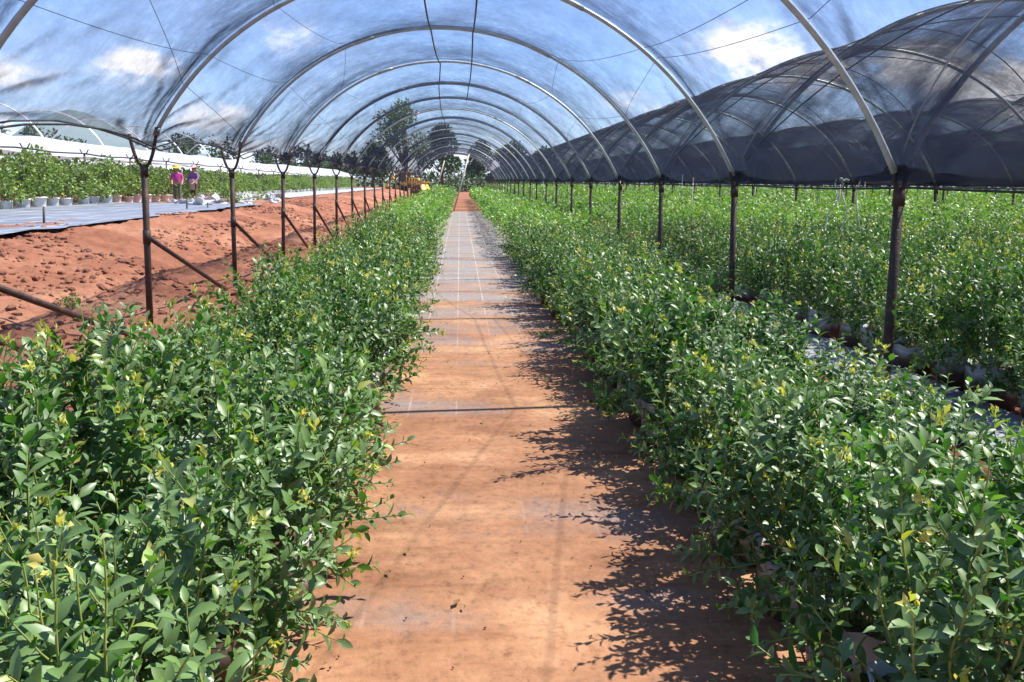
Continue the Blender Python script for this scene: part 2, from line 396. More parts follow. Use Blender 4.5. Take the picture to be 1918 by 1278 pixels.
def net_material(name, dens, col, streak):
    """black shade net: woven holes are averaged into a see-through share that falls off at grazing angles"""
    m, nt, b, out = mat(name); nt.nodes.remove(b)
    uv = N(nt, 'ShaderNodeUVMap', uv_map='net'); at = N(nt, 'ShaderNodeAttribute', attribute_name='tint')
    geo = N(nt, 'ShaderNodeNewGeometry')
    vm = N(nt, 'ShaderNodeVectorMath', operation='DOT_PRODUCT'); nt.links.new(geo.outputs['Incoming'], vm.inputs[0]); nt.links.new(geo.outputs['Normal'], vm.inputs[1])
    cs = mth(nt, 'MAXIMUM', mth(nt, 'ABSOLUTE', vm.outputs['Value']), .14)
    n1 = N(nt, 'ShaderNodeTexNoise', i_Scale=1.3, i_Detail=7.0, i_Roughness=.65); nt.links.new(uv.outputs[0], n1.inputs[0])
    mp = N(nt, 'ShaderNodeMapping'); mp.inputs['Scale'].default_value = (1.0, 2.6, 1); mp.inputs['Rotation'].default_value = (0, 0, -.3)
    nt.links.new(uv.outputs[0], mp.inputs[0])
    n2 = N(nt, 'ShaderNodeTexNoise', i_Scale=1.3, i_Detail=9.0, i_Roughness=.72, i_Distortion=1.6); nt.links.new(mp.outputs[0], n2.inputs[0])
    n3 = N(nt, 'ShaderNodeTexNoise', i_Scale=7.0, i_Detail=8.0, i_Roughness=.8); nt.links.new(uv.outputs[0], n3.inputs[0])
    w = mth(nt, 'ADD', mth(nt, 'MULTIPLY', n1.outputs[0], 1.1), mth(nt, 'MULTIPLY', n2.outputs[0], .24))
    w = mth(nt, 'ADD', w, mth(nt, 'MULTIPLY', n3.outputs[0], .93))          # about 1.15 on average
    w = mth(nt, 'MULTIPLY', mth(nt, 'MAXIMUM', mth(nt, 'SUBTRACT', w, .80), .04), 1.75)
    w = mth(nt, 'MULTIPLY', w, mth(nt, 'MULTIPLY', mth(nt, 'ADD', at.outputs['Fac'], .5), dens / .6))
    k = mth(nt, 'DIVIDE', w, cs)
    op = mth(nt, 'SUBTRACT', 1.0, mth(nt, 'POWER', 2.718, mth(nt, 'MULTIPLY', k, -1.0)), True)
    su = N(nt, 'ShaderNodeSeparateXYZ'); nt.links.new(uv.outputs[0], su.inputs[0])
    sunlit = N(nt, 'ShaderNodeMapRange', i_1=3.8, i_2=5.4, i_3=-.04, i_4=.05); nt.links.new(su.outputs[0], sunlit.inputs[0])  # right half whitened: sun glare painted into the net's streak colour
    st = ramp(nt, mth(nt, 'ADD', n2.outputs[0], sunlit.outputs[0]), [(.66, col), (.98, streak)])
    df = N(nt, 'ShaderNodeBsdfDiffuse'); tl = N(nt, 'ShaderNodeBsdfTranslucent')
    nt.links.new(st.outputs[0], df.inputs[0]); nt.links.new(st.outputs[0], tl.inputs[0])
    gl = N(nt, 'ShaderNodeBsdfGlossy', i_Roughness=.5); gl.inputs[0].default_value = (.16, .17, .19, 1)
    a1 = N(nt, 'ShaderNodeMixShader', i_0=.5); nt.links.new(df.outputs[0], a1.inputs[1]); nt.links.new(tl.outputs[0], a1.inputs[2])
    a2 = N(nt, 'ShaderNodeMixShader', i_0=.2); nt.links.new(a1.outputs[0], a2.inputs[1]); nt.links.new(gl.outputs[0], a2.inputs[2])
    tp = N(nt, 'ShaderNodeBsdfTransparent')
    mx = N(nt, 'ShaderNodeMixShader'); nt.links.new(op, mx.inputs[0]); nt.links.new(tp.outputs[0], mx.inputs[1]); nt.links.new(a2.outputs[0], mx.inputs[2])
    nt.links.new(mx.outputs[0], out.inputs[0])
    return m


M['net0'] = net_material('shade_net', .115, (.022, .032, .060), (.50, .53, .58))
M['net1'] = net_material('dense_shade_net', .205, (.018, .018, .024), (.05, .048, .055))


# ------------------------------------------------------------------ terrain
def smooth(a, b, x):
    t = np.clip((x - a) / (b - a), 0, 1); return t * t * (3 - 2 * t)


def ground_h(x, y):
    x = np.asarray(x, float)
    h = -.21 * smooth(-2.5, -3.4, x) + .21 * smooth(-3.9, -5.2, x) + .5 * smooth(-4.6, -7.4, x)
    y = np.asarray(y, float)
    far = smooth(110, 170, np.hypot(x, y))
    return h * (1 - far)


def uneven(pts):
    out = []
    for a, b, s in pts: out += list(np.arange(a, b - 1e-6, s))
    return np.array(out + [pts[-1][1]])


xs = uneven([(-3000, -400, 650), (-400, -60, 40), (-60, -13, 4), (-13, -9, .5), (-9, -2.4, .085), (-2.4, 5, .5), (5, 60, 6), (60, 400, 60), (400, 3000, 650)])
ys = uneven([(-3000, -300, 675), (-300, -12, 36), (-12, 2, 1), (2, 26, .1), (26, 60, .3), (60, 120, 3), (120, 420, 30), (420, 3500, 440)])
X, Y = np.meshgrid(xs, ys); Z = ground_h(X, Y)
for j in range(len(ys)):
    if not (2 <= ys[j] <= 60): continue
    for i in range(len(xs)):
        x = xs[i]
        if -9.2 < x < -2.35:
            a = min(1, (x + 9.2) / .6, (-2.35 - x) / .5)
            p = Vector((x * .9, ys[j] * .35, 0)); q = Vector((x * 5, ys[j] * 4, 1))
            Z[j, i] += a * (.11 * noise.noise(p) + .05 * noise.noise(Vector((x * 2.2, ys[j] * 1.3, 4))) + .045 * max(0, noise.noise(q)) + .04 * noise.noise(q * 2.3) + .035 * abs(noise.noise(Vector((x * 1.2, ys[j] * 2.4, 7)))))
g = MB(); g.add(np.stack([X, Y, Z], -1).reshape(-1, 3), grid_faces(len(xs), len(ys)))
tag(g.build('ground', M['soil']), kind='structure')

# clods of soil, uncountable
cb = MB()
ico_v = np.array([(0, 0, 1), (.89, 0, .45), (.28, .85, .45), (-.72, .53, .45), (-.72, -.53, .45), (.28, -.85, .45), (.72, .53, -.45), (-.28, .85, -.45), (-.89, 0, -.45), (-.28, -.85, -.45), (.72, -.53, -.45), (0, 0, -1)])
ico_f = np.array([(0, 1, 2), (0, 2, 3), (0, 3, 4), (0, 4, 5), (0, 5, 1), (1, 6, 2), (2, 7, 3), (3, 8, 4), (4, 9, 5), (5, 10, 1), (6, 7, 2), (7, 8, 3), (8, 9, 4), (9, 10, 5), (10, 6, 1), (11, 7, 6), (11, 8, 7), (11, 9, 8), (11, 10, 9), (11, 6, 10)])
for _ in range(20000):
    y = 3 + 42 * RG.random() ** 1.6; x = -2.5 - 5.6 * RG.random() ** .8
    if noise.noise(Vector((x * .8, y * .3, 9))) < -.12: continue
    s = .010 + .055 * RG.random() ** 3.5
    v = ico_v * (s * (.7 + .6 * RG.random((12, 1)))) * np.array([1, 1, .75])
    z = float(ground_h(x, y)) + .11 * noise.noise(Vector((x * .9, y * .35, 0))) + .05 * noise.noise(Vector((x * 2.2, y * 1.3, 4))) + s * .3
    cb.add(v + np.array([x, y, z]), ico_f, mat=int(RG.random() < .4))
tag(cb.build('soil_clods', [M['soil'], M['clod']], smooth=False), 'crumbly red soil clods strewn beside the posts', 'soil clods', kind='stuff')

# the path and the ground-cover sheets
def sheet(name, x0, x1, y0, y1, z, m, nx, ny, amp=.01, seed=0, edge=.04):
    b = MB(); V = []
    for j in range(ny):
        for i in range(nx):
            u = i / (nx - 1); y = y0 + (y1 - y0) * j / (ny - 1)
            x = x0 + (x1 - x0) * u + (edge * noise.noise(Vector((seed, y * 1.1, u * 9))) if i in (0, nx - 1) else 0)
            zz = z + float(ground_h(x, y)) + amp * (1 + noise.noise(Vector((x * 1.5 + seed, y * 1.1, 0))))
            V.append((x, y, zz))
    b.add(V, grid_faces(nx, ny))
    return b.build(name, m)


tag(sheet('path', -1.15, 1.35, -2.5, 39.5, .004, M['path'], 18, 160, .008, 3), kind='structure')
tag(sheet('ground_cover', -13.6, -7.3, 3, 30, .07, M['cover'], 24, 90, .02, 7, .25), 'blue grey ground cover cloth spread between the red soil and the white pots', 'ground cover')
tag(sheet('ground_cover', 2.95, 3.60, -1, 60, .02, M['strip'], 8, 200, .035, 5, .06), 'grey plastic strip on the soil just beyond the nearest right-hand post', 'ground cover')

fl = MB(); fv = []
for _ in range(110):
    x, y = RG.uniform(-.6, 1.1), 1.8 + 14 * RG.random() ** 1.5; a = RG.uniform(0, 6.28); L = RG.uniform(.02, .05)
    if 0 < x < .55 and RG.random() < .6: continue
    P_ = np.array([(0, 0, .004), (.5, .24, .012), (1, 0, .006), (.5, -.24, .012)]) * [L, L, .6]
    ca, sa = math.cos(a), math.sin(a); P_ = P_ @ np.array([[ca, sa, 0], [-sa, ca, 0], [0, 0, 1]]) + [x, y, .024]
    fl.add(P_, [(0, 3, 2, 1)], tint=RG.uniform(.55, 1))
for _ in range(260):
    x, y = RG.uniform(-.6, 1.1), 1.6 + 12 * RG.random() ** 1.5; s_ = RG.uniform(.0015, .005)
    fl.add(ico_v * s_ * (.7 + .6 * RG.random((12, 1))) + [x, y, .020 + s_ * .3], ico_f, mat=1)
tag(fl.build('litter', [M['dead'], M['soil']], smooth=False, tint=True), 'fallen dry leaves and grit scattered over the dust-covered path', 'leaf litter', kind='stuff')

# ------------------------------------------------------------------ tunnels
PER = 6.77; XL = -3.50; D0 = 5.8; STEP = 3.5; NH = 20
ZB, ZA = 1.77, 4.03
HW = PER / 2
RISE = ZA - ZB - .06
RAD = (HW * HW + RISE * RISE) / (2 * RISE); HALF = math.asin(HW / RAD)


def arc(u, xc, zoff=0.0, off=0.0):
    a = -HALF + 2 * HALF * u; r = RAD + off
    x = xc + r * np.sin(a)
    return x, ZB + .06 + zoff + r * np.cos(a) - RAD * math.cos(HALF) - .29 * np.clip((x + (0 if xc else XL + HW) * 0 - XL) / PER, 0, 1)


def net_point(u, y, xc, seed=0, ext=0.0):
    """net surface: stretched over the hoops, sagging inward between them, gathered at the posts"""
    t = ((y - D0) / STEP) % 1.0
    nbay = np.floor((np.asarray(y) - D0) / STEP + 1e-6)
    sag = (.22 + .06 * np.sin(nbay * 2.3) - .09 * np.clip((nbay - 3) / 5, 0, 1)) * (4 * t * (1 - t)) * np.minimum(1, 3.2 * np.sin(np.pi * np.clip(u, 0, 1)) + .10)
    return arc(u, xc, off=.045 - sag)


def shade_net(idx, label, m, du, dv, y1, hand):
    xc = XL + HW + PER * idx
    us = np.linspace(0, 1, du); vs = np.arange(D0 - 3 * STEP, y1 + .01, dv)
    if idx == 0: vs = np.concatenate([np.arange(D0 - 2.5, 21, .045), np.arange(21, y1 + .01, .12)])
    U, V = np.meshgrid(us, vs); Xn, Zn = net_point(U, V, xc); Yn = V.copy()
    # folds radiating from the gathered corners
    t = ((V - D0) / STEP) % 1.0; dvy = np.where(t > .5, (t - 1), t) * STEP
    tint = np.full(U.shape, .5)
    nb = np.round((V - D0) / STEP)
    for side in (0, 1):
        s = (U if side == 0 else 1 - U) * 2 * HALF * RAD
        rr = np.hypot(s, dvy); th = np.arctan2(dvy, s + .05)
        ph = nb * 1.7 + side * 2.1 + idx
        fold = np.sin(th * 13 + ph + 2.2 * np.sin(rr * 2.3 + ph)) + .7 * np.sin(th * 24 + ph * 2 + 1.5 * np.sin(rr * 5))
        amp = np.exp(-rr / .62) * np.minimum(1, rr * 3)
        tint += 4.5 * np.maximum(fold, -.08) ** 2 * amp + 3.0 * np.exp(-rr / .28)
        Zn += .028 * fold * amp
    if idx == 0: tint += .75 * t ** 2 * (1 - .8 * U) + .25 * (1 - U)
    # folds hanging from each hoop near the crown
    tint += (.30 * np.maximum(0, np.sin(U * 160 + nb * 3 + 3 * np.sin(U * 23))) + .05) * np.exp(-np.abs(dvy) / .22)
    # sagging lower edge
    hem = (4 * t * (1 - t)) * np.exp(-np.minimum(U, 1 - U) * 30)
    Zn += np.where((U < .5) & (idx == 0), .15, -.02) * hem
    b = MB(); b.add(np.stack([Xn, Yn, Zn], -1).reshape(-1, 3), grid_faces(du, len(vs)), tint=tint.ravel())
    o = b.build('shade_net', m, tint=True)
    me = o.data; uvl = me.uv_layers.new(name='net')
    li = np.zeros(len(me.loops), np.int32); me.loops.foreach_get('vertex_index', li)
    uvv = np.stack([(U * 2 * HALF * RAD).ravel() + idx * 20, V.ravel()], -1)
    uvl.data.foreach_set('uv', uvv[li].astype(np.float32).ravel())
    return tag(o, label, 'shade net', 'shade nets over the tunnels')


TN = ['the path tunnel', 'the next tunnel right of the path tunnel', 'the third tunnel from the left', 'the fourth tunnel from the left', 'the fifth tunnel from the left', 'the sixth tunnel from the left']
TN2 = ['the path tunnel', 'the tunnel next right', 'the third tunnel', 'the fourth tunnel', 'the fifth tunnel', 'the sixth tunnel']
NT = 6
YE = D0 + (NH - 1) * STEP
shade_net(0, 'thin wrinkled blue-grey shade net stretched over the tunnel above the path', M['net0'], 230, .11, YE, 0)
for i in range(1, NT):
    shade_net(i, 'dark shade net stretched over %s' % TN[i], M['net1'], 70, .35 if i > 1 else .25, YE + 35, 0)

# hoops
HN = [ORD[k] for k in range(NH + 12)]
hoop_meshes = {}


def hoop_mesh(n, i=0):
    if (n, i) in hoop_meshes: return hoop_meshes[(n, i)]
    us = np.linspace(.025 if i == 0 else .010, .990, 49); XC = XL + HW + PER * i
    x, z = arc(us, XC, off=0); x = x - XC
    b = MB(); b.add(*tube(np.stack([x, np.zeros(49), z], -1), .0245, n))
    me = b.mesh('hoop_pipe', M['pipe'])
    sls = []
    for u in (.335, .665):      # joint sleeve where two bent lengths meet
        uu = np.linspace(u - .018, u + .018, 4); x, z = arc(uu, XC); x = x - XC; b2 = MB()
        b2.add(*tube(np.stack([x, np.zeros(4), z], -1), .031, n)); sls.append(b2.mesh('sleeve', M['pipe']))
    hoop_meshes[(n, i)] = (me, sls); return hoop_meshes[(n, i)]


for i in range(NT):
    for k in range(-1, NH if i == 0 else NH + 8):
        y = D0 + k * STEP
        if k < 0 and i != 0: continue
        me, sl_ = hoop_mesh(12 if k < 8 else 6, min(i, 1))
        e = empty('tunnel_hoop', (XL + HW + PER * i, y, 0), R(RND.uniform(-.4, .4)))
        o = link(bpy.data.objects.new('hoop_pipe', me), e)
        if k < 8:
            for q_ in sl_: link(bpy.data.objects.new('sleeve', q_), e)
        nm = HN[k + 1] if i == 0 else HN[k]
        tag(e, '%s grey steel hoop from the camera arching over %s' % (nm, TN2[i]), 'tunnel hoop', 'steel hoops of the tunnels')


# posts with saddles and braces
def post_set(left):
    zt = ZB - .13 if left else ZB + .0
    b = MB(); b.add(*tube([(0, 0, -.35), (0, 0, .6), (0, 0, zt)], .036, 12)); post = b.mesh('post_pipe', M['rust'])
    # saddle: a U of pipe whose arms take the hoops
    arm = []
    hx, hz_ = arc(.027 if left else .016, XL + HW); hx = float(hx) - XL + (.05 if left else 0); hz_ = float(hz_)
    for a in np.linspace(-1, 1, 17):
        arm.append((a * hx, 0, zt + (hz_ - (.035 if a < 0 and left else 0) - zt) * abs(a) ** 2.4))
    s = MB(); s.add(*tube(arm, .019, 10)); s.add(*tube([(0, 0, zt - .11), (0, 0, zt + .01)], .044, 12)); sad = s.mesh('saddle', M['rust'])
    c = MB()
    c.add(*tube([(hx * .93, 0, hz_ - .045), (hx * 1.12, 0, hz_ + .04)], .033, 10)); cl = c.mesh('clamp', M['clamp'])
    br = MB(); br.add(*tube([(0.0, .03, .84), (0.0, 3.15, -.25)], .029, 10)); brace = br.mesh('brace', M['rust'])
    bc = MB(); bc.add(*tube([(0, 0, .76), (0, 0, .92)], .043, 12)); bc.add(*box((0, .05, .83), (.03, .09, .09), bevel=.005)); col = bc.mesh('brace_collar', M['rust'])
    return post, sad, cl, brace, col


PS = (post_set(True), post_set(False))
SIDE = ['left side of the path tunnel', 'first post row right of the path', 'second post row right of the path', 'third post row right of the path', 'fourth post row right of the path', 'fifth post row right of the path', 'sixth post row right of the path']
for i in range(0, NT + 1):
    for k in range(-1, NH if i == 0 else NH + 6):
        if k < 0 and i > 0: continue
        y = D0 + k * STEP
        if i > 0 and XL + PER * i > y * .95 + 3: continue
        x = XL + PER * i - (.05 if i == 0 else 0)
        e = empty('support_post', (x, y, 0 if i == 0 else -.29)); e.rotation_euler = (R(RND.uniform(-.8, .8)), R(RND.uniform(-.9, .9)), 0)
        P_POST, P_SAD, P_CL, P_BR, P_COL = PS[min(i, 1)]
        for me, nm in ((P_POST, 'pole'), (P_SAD, 'saddle')): link(bpy.data.objects.new(nm, me), e)
        if k < 9: link(bpy.data.objects.new('clamp', P_CL), e)
        if i == 0:
            link(bpy.data.objects.new('brace', P_BR), e)
            if k < 9: link(bpy.data.objects.new('collar', P_COL), e)
        if i == 0: lb = "%s dark rusty braced post from the camera along the path tunnel's left side" % HN[k + 1]
        else: lb = '%s dark post from the camera in the %s' % (HN[k], SIDE[i])
        tag(e, lb, 'post', 'dark posts carrying the hoops')


# gutter wires along each post row, ropes over the net, wires under the crown
def strand(name, pts, r, m, label, cat, group=None, n=6):
    b = MB(); b.add(*tube(pts, r, n)); return tag(b.build(name, m), label, cat, group)


for i in range(0, NT):
    pts = []
    for k in range(-1, NH):
        for t in np.linspace(0, 1, 6)[:-1]:
            pts.append((XL + PER * i + .13, D0 + (k + t) * STEP, ZB + .05 - (.31 if i else 0) + (-.02 if i else .15) * 4 * t * (1 - t)))
    strand('gutter_wire', pts, .010, M['wire'], 'dark edge cord strung along the post tops, %s' % SIDE[i], 'edge cord', 'edge cords along the post rows')
    if i == 0:
        pts = [(p[0] - .10, p[1], p[2] + .02 + .012 * math.sin(p[1] * 2)) for p in pts]
        strand('gutter_wire', pts, .009, M['rope'], 'rolled dark net edge hanging outside the left posts of the path tunnel', 'edge cord', 'edge cords along the post rows')

wx = [[-.42, -.45, -.46, -.40, -.52, -.58, -.62, -.60, -.6, -.6, -.6, -.6], [.16, .20, .19, .22, .20, .16]]
for w, label in zip(wx, ('longer dark wire hanging under the crown left of the tunnel ridge', 'shorter dark wire hanging under the crown right of the tunnel ridge')):
    pts = []
    for j in range(len(w) - 1):
        for t in np.linspace(0, 1, 8)[:-1]:
            x = w[j] * (1 - t) + w[j + 1] * t; y = D0 + (j + t) * STEP
            u = .5 + math.asin((x - (XL + HW)) / RAD) / (2 * HALF)
            pts.append((x, y, float(arc(u, XL + HW)[1]) - .04 - .10 * 4 * t * (1 - t)))
    strand('purlin_wire', pts, .012, M['wire'], label, 'wire', 'wires under the tunnel crown')


def net_rope(i, ya, yb, ua, ub, r, label):
    xc = XL + HW + PER * i; pts = []
    for t in np.linspace(0, 1, 60):
        u = ua + (ub - ua) * t; y = ya + (yb - ya) * t
        x, z = net_point(u, y, xc); x2, z2 = arc(u, xc, off=.06)
        pts.append((float(.35 * x + .65 * x2), y, float(.35 * z + .65 * z2)))
    strand('net_rope', pts, r, M['rope'], label, 'rope', 'ropes tying the nets down')


def long_rope(i, us_, k0, label, r=.003):
    xc = XL + HW + PER * i; pts = []
    for j in range(len(us_) - 1):
        for t in np.linspace(0, 1, 14)[:-1]:
            u = us_[j] * (1 - t) + us_[j + 1] * t; y = D0 + (k0 + j + t) * STEP
            x, z = net_point(u, y, xc); x2, z2 = arc(u, xc, off=.06); pts.append((float(.5 * x + .5 * x2), y, float(.5 * z + .5 * z2)))
    strand('net_rope', pts, r, M['rope'], label, 'rope', 'ropes tying the nets down')
long_rope(0, [.30, .22, .10, .04, .10, .20, .12, .04], -1, 'thin rope zigzagging along the left side of the path tunnel net, upper one')
long_rope(0, [.10, .12, .15, .17, .14, .12, .10, .08, .06], -1, 'thin rope running along the left side of the path tunnel net, lower one')
long_rope(0, [.44, .36, .26, .30, .22, .26, .2], -1, 'thin rope drifting from the crown towards the left hoops of the path tunnel')
long_rope(0, [.78, .84, .80, .86, .82, .86, .84, .86], -1, 'thin rope running along the right side of the path tunnel net, lower one')
long_rope(0, [.70, .80, .78, .70, .74, .70, .72, .7], -1, 'thin rope running along the right side of the path tunnel net, upper one')
for k in range(0, 6):
    y = D0 + k * STEP
    net_rope(1, y, y + STEP, .015, .985, .008, 'thin rope crossing the next tunnel from its %s left-hand post' % HN[k])
    net_rope(1, y + STEP, y, .015, .7, .008, 'thin rope over the next tunnel sloping nearer from its %s left-hand bay' % HN[k])
    net_rope(2, y + STEP, y, .015, .985, .008, 'thin rope over the third tunnel at its %s bay' % HN[k])

# pole-borne clutter: pale leaning poles and hanging twine
strand('leaning_pole', [(-.30, 40, 0), (.45, 40.4, 2.85)], .045, M['bamboo'], 'long pale pole leaning across the far end of the path', 'pole')
strand('leaning_pole', [(-2.0, 60, 0), (-1.15, 60, 3.0)], .05, M['bamboo'], 'shorter pale pole standing at the far left of the path', 'pole')
def dangle(x, y, z0, z1, sway, label, r=.009):
    pts = [(x + sway * math.sin(t * 5 + x * 7) * t, y + .05 * math.sin(t * 9), z0 + (z1 - z0) * t) for t in np.linspace(0, 1, 16)]
    strand('hanging_twine', pts, r, M['twine'], label, 'twine', 'pale twine hanging among the right bushes')
dangle(5.45, 11.3, 1.60, .98, .10, 'short curling pale twine hanging left of the others above the right bushes')
dangle(5.58, 11.3, 1.60, .80, -.06, 'middle pale twine hanging straight above the right bushes')
dangle(5.82, 11.3, 1.62, .62, .12, 'longest pale twine hanging rightmost above the right bushes')
strand('hanging_twine', [(5.52, 11.3, 1.62), (5.56, 11.32, 1.575), (5.60, 11.3, 1.60), (5.64, 11.3, 1.585)], .028, M['twine'], 'knotted pale bundle from which the twine hangs', 'twine', 'pale twine hanging among the right bushes')
for q, (x, y, h) in enumerate([(4.6, 23, 1.75), (6.9, 23.5, 1.7), (10.7, 22, 1.75), (13.5, 26, 1.8), (16.2, 21, 1.75), (8.4, 30, 1.85), (3.4, 33, 1.9)]):
    strand('stake', [(x, y, 0), (x + .05, y, h)], .02, M['bamboo'], '%s pale stake from the left standing above the right-hand field' % ORD[sorted([3.4/33, 4.6/23, 8.4/30, 6.9/23.5, 10.7/22, 13.5/26, 16.2/21]).index(x / y)], 'stake', 'pale stakes in the right field')


# ------------------------------------------------------------------ foliage
def leaves_mesh(P, D, Nn, L, Wd, tint, detail, curl=.18, mb=None, mi=0):
    """P base, D direction, Nn upper-face normal, arrays of N leaves"""
    n = len(P); S = np.cross(D, Nn); S /= np.linalg.norm(S, axis=1)[:, None] + 1e-9
    if detail == 2:
        T = [(0, 0, 0), (.16, .26, .05), (.16, 0, .0), (.16, -.26, .05), (.42, .50, .03), (.42, 0, -.05), (.42, -.50, .03), (.74, .36, -.09), (.74, 0, -.15), (.74, -.36, -.09), (1, 0, -.30)]
        F = [(0, 2, 1), (0, 3, 2), (1, 2, 5, 4), (2, 3, 6, 5), (4, 5, 8, 7), (5, 6, 9, 8), (7, 8, 10), (8, 9, 10)]
    elif detail == 1:
        T = [(0, 0, 0), (.5, .5, .04), (.5, 0, -.06), (.5, -.5, .04), (1, 0, -.24)]
        F = [(0, 2, 1), (0, 3, 2), (1, 2, 4), (2, 3, 4)]
    else:
        T = [(0, 0, 0), (.5, .5, 0), (1, 0, -.15), (.5, -.5, 0)]
        F = [(0, 3, 2, 1)]
    T = np.array(T); cz = curl / .18
    V = (P[:, None] + D[:, None] * (T[:, 0] * 1.0)[None, :, None] * L[:, None, None]
         + S[:, None] * T[:, 1][None, :, None] * Wd[:, None, None] + Nn[:, None] * (T[:, 2] * cz)[None, :, None] * L[:, None, None])
    mb = mb or MB(); k = len(T); off = np.arange(n)[:, None] * k
    tt = np.repeat(tint, k)
    V = V.reshape(-1, 3)
    tri = np.array([f for f in F if len(f) == 3]); qd = np.array([f for f in F if len(f) == 4])
    first = True
    base = mb.n; mb.v.append(V); mb.t.append(tt); mb.n += len(V)
    for a in (tri, qd):
        if len(a):
            ff = (off[:, :, None] + a[None]).reshape(-1, a.shape[1]); mb.f.append(ff + base); mb.m.append(np.full(len(ff), mi))
    return mb


def norm(a): return a / (np.linalg.norm(a, axis=-1, keepdims=True) + 1e-9)


def grow_bush(seed, detail, n_stem, step, h=.60, spread=1.0, leafL=.055, side=True):
    """stems arching up out of the bag; returns arrays of leaves, stems list, bud positions"""
    rg = np.random.default_rng(seed); stems = []; P = []; D = []; NN = []; L = []; T = []; buds = []
    def stem(p0, d0, length, bend, r0, depth, hue):
        k = max(5, int(length / .035)); pts = [p0]; d = d0.copy(); p = p0.copy()
        for _ in range(k):
            d = norm(d + np.array([0, 0, bend]) * .10 + rg.normal(0, .055, 3)); p = p + d * length / k; pts.append(p)
        pts = np.array(pts); stems.append((pts, np.linspace(r0, r0 * .35, len(pts))))
        s = np.linspace(0, length, len(pts)); q = length * (.14 if depth == 0 else .08); ang = rg.random() * 6.28
        while q < length:
            f = np.interp(q, s, np.arange(len(pts))); i = min(int(f), len(pts) - 2)
            c = pts[i] + (pts[i + 1] - pts[i]) * (f - i); t = norm(pts[i + 1] - pts[i])
            a = norm(np.cross(t, [.3, .2, 1.])); b = np.cross(t, a)
            ang += 2.4 + rg.normal(0, .3); rad = a * math.cos(ang) + b * math.sin(ang)
            fr = q / length; op = math.radians(rg.uniform(42, 80) * (1 - .35 * fr))
            dd = norm(rad * math.sin(op) + t * math.cos(op) + np.array([0, 0, .12])); nn = t - dd * np.dot(t, dd) + np.array([0, 0, .35]); nn = norm(nn - dd * np.dot(nn, dd))
            nn = norm(nn + rg.normal(0, .22, 3)); nn = norm(nn - dd * np.dot(nn, dd))
            P.append(c); D.append(dd); NN.append(nn)
            L.append(leafL * rg.uniform(.7, 1.2) * (1.0 if fr < .85 else .65))
            T.append(np.clip(rg.normal(.30 + hue, .13) + .30 * max(0, fr - .8) / .2 * rg.random() + (.45 if rg.random() < .04 else 0), 0, 1))
            if depth == 0 and side and rg.random() < .16 and .25 < fr < .8:
                stem(c.copy(), norm(rad * .9 + t * .5 + np.array([0, 0, .3])), rg.uniform(.10, .22), 1.0, r0 * .6, 1, hue)
            q += step * rg.uniform(.7, 1.35)
        if rg.random() < .17: buds.append((pts[-1], norm(pts[-1] - pts[-2])))
    for j in range(n_stem):
        low = j % 5 < 2
        az = 2.4 * j + rg.normal(0, .35); lean = abs(rg.normal(.42, .30)) * spread
        lean = rg.uniform(1.05, 1.75) if low else min(lean, 1.15)
        r = rg.uniform(.02, .10) if not low else .12; p0 = np.array([r * math.cos(az), r * math.sin(az), .21])
        d0 = np.array([math.sin(lean) * math.cos(az), math.sin(lean) * math.sin(az), math.cos(lean)])
        ln = h * rg.uniform(.62, 1.12) * (.56 if low else 1)
        stem(p0, d0, ln, rg.uniform(-.35, 1.0) if not low else rg.uniform(-.5, .6), .0045, 0, rg.normal(-.03 if low else 0, .05))
    return [np.array(a) for a in (P, D, NN, L, T)], stems, buds


def bud_mesh(buds, rg, mb):
    P = []; D = []; Nn = []; L = []; T = []
    for p, t in buds:
        for _ in range(10):
            d = norm(t + rg.normal(0, .55, 3)); P.append(p + rg.normal(0, .008, 3)); D.append(d)
            n = norm(np.cross(d, rg.normal(0, 1, 3))); Nn.append(n); L.append(rg.uniform(.014, .034)); T.append(rg.random())
    P, D, Nn, L, T = map(np.array, (P, D, Nn, L, T))
    return leaves_mesh(P, D, Nn, L, L * .45, T, 1, mb=mb, mi=1)


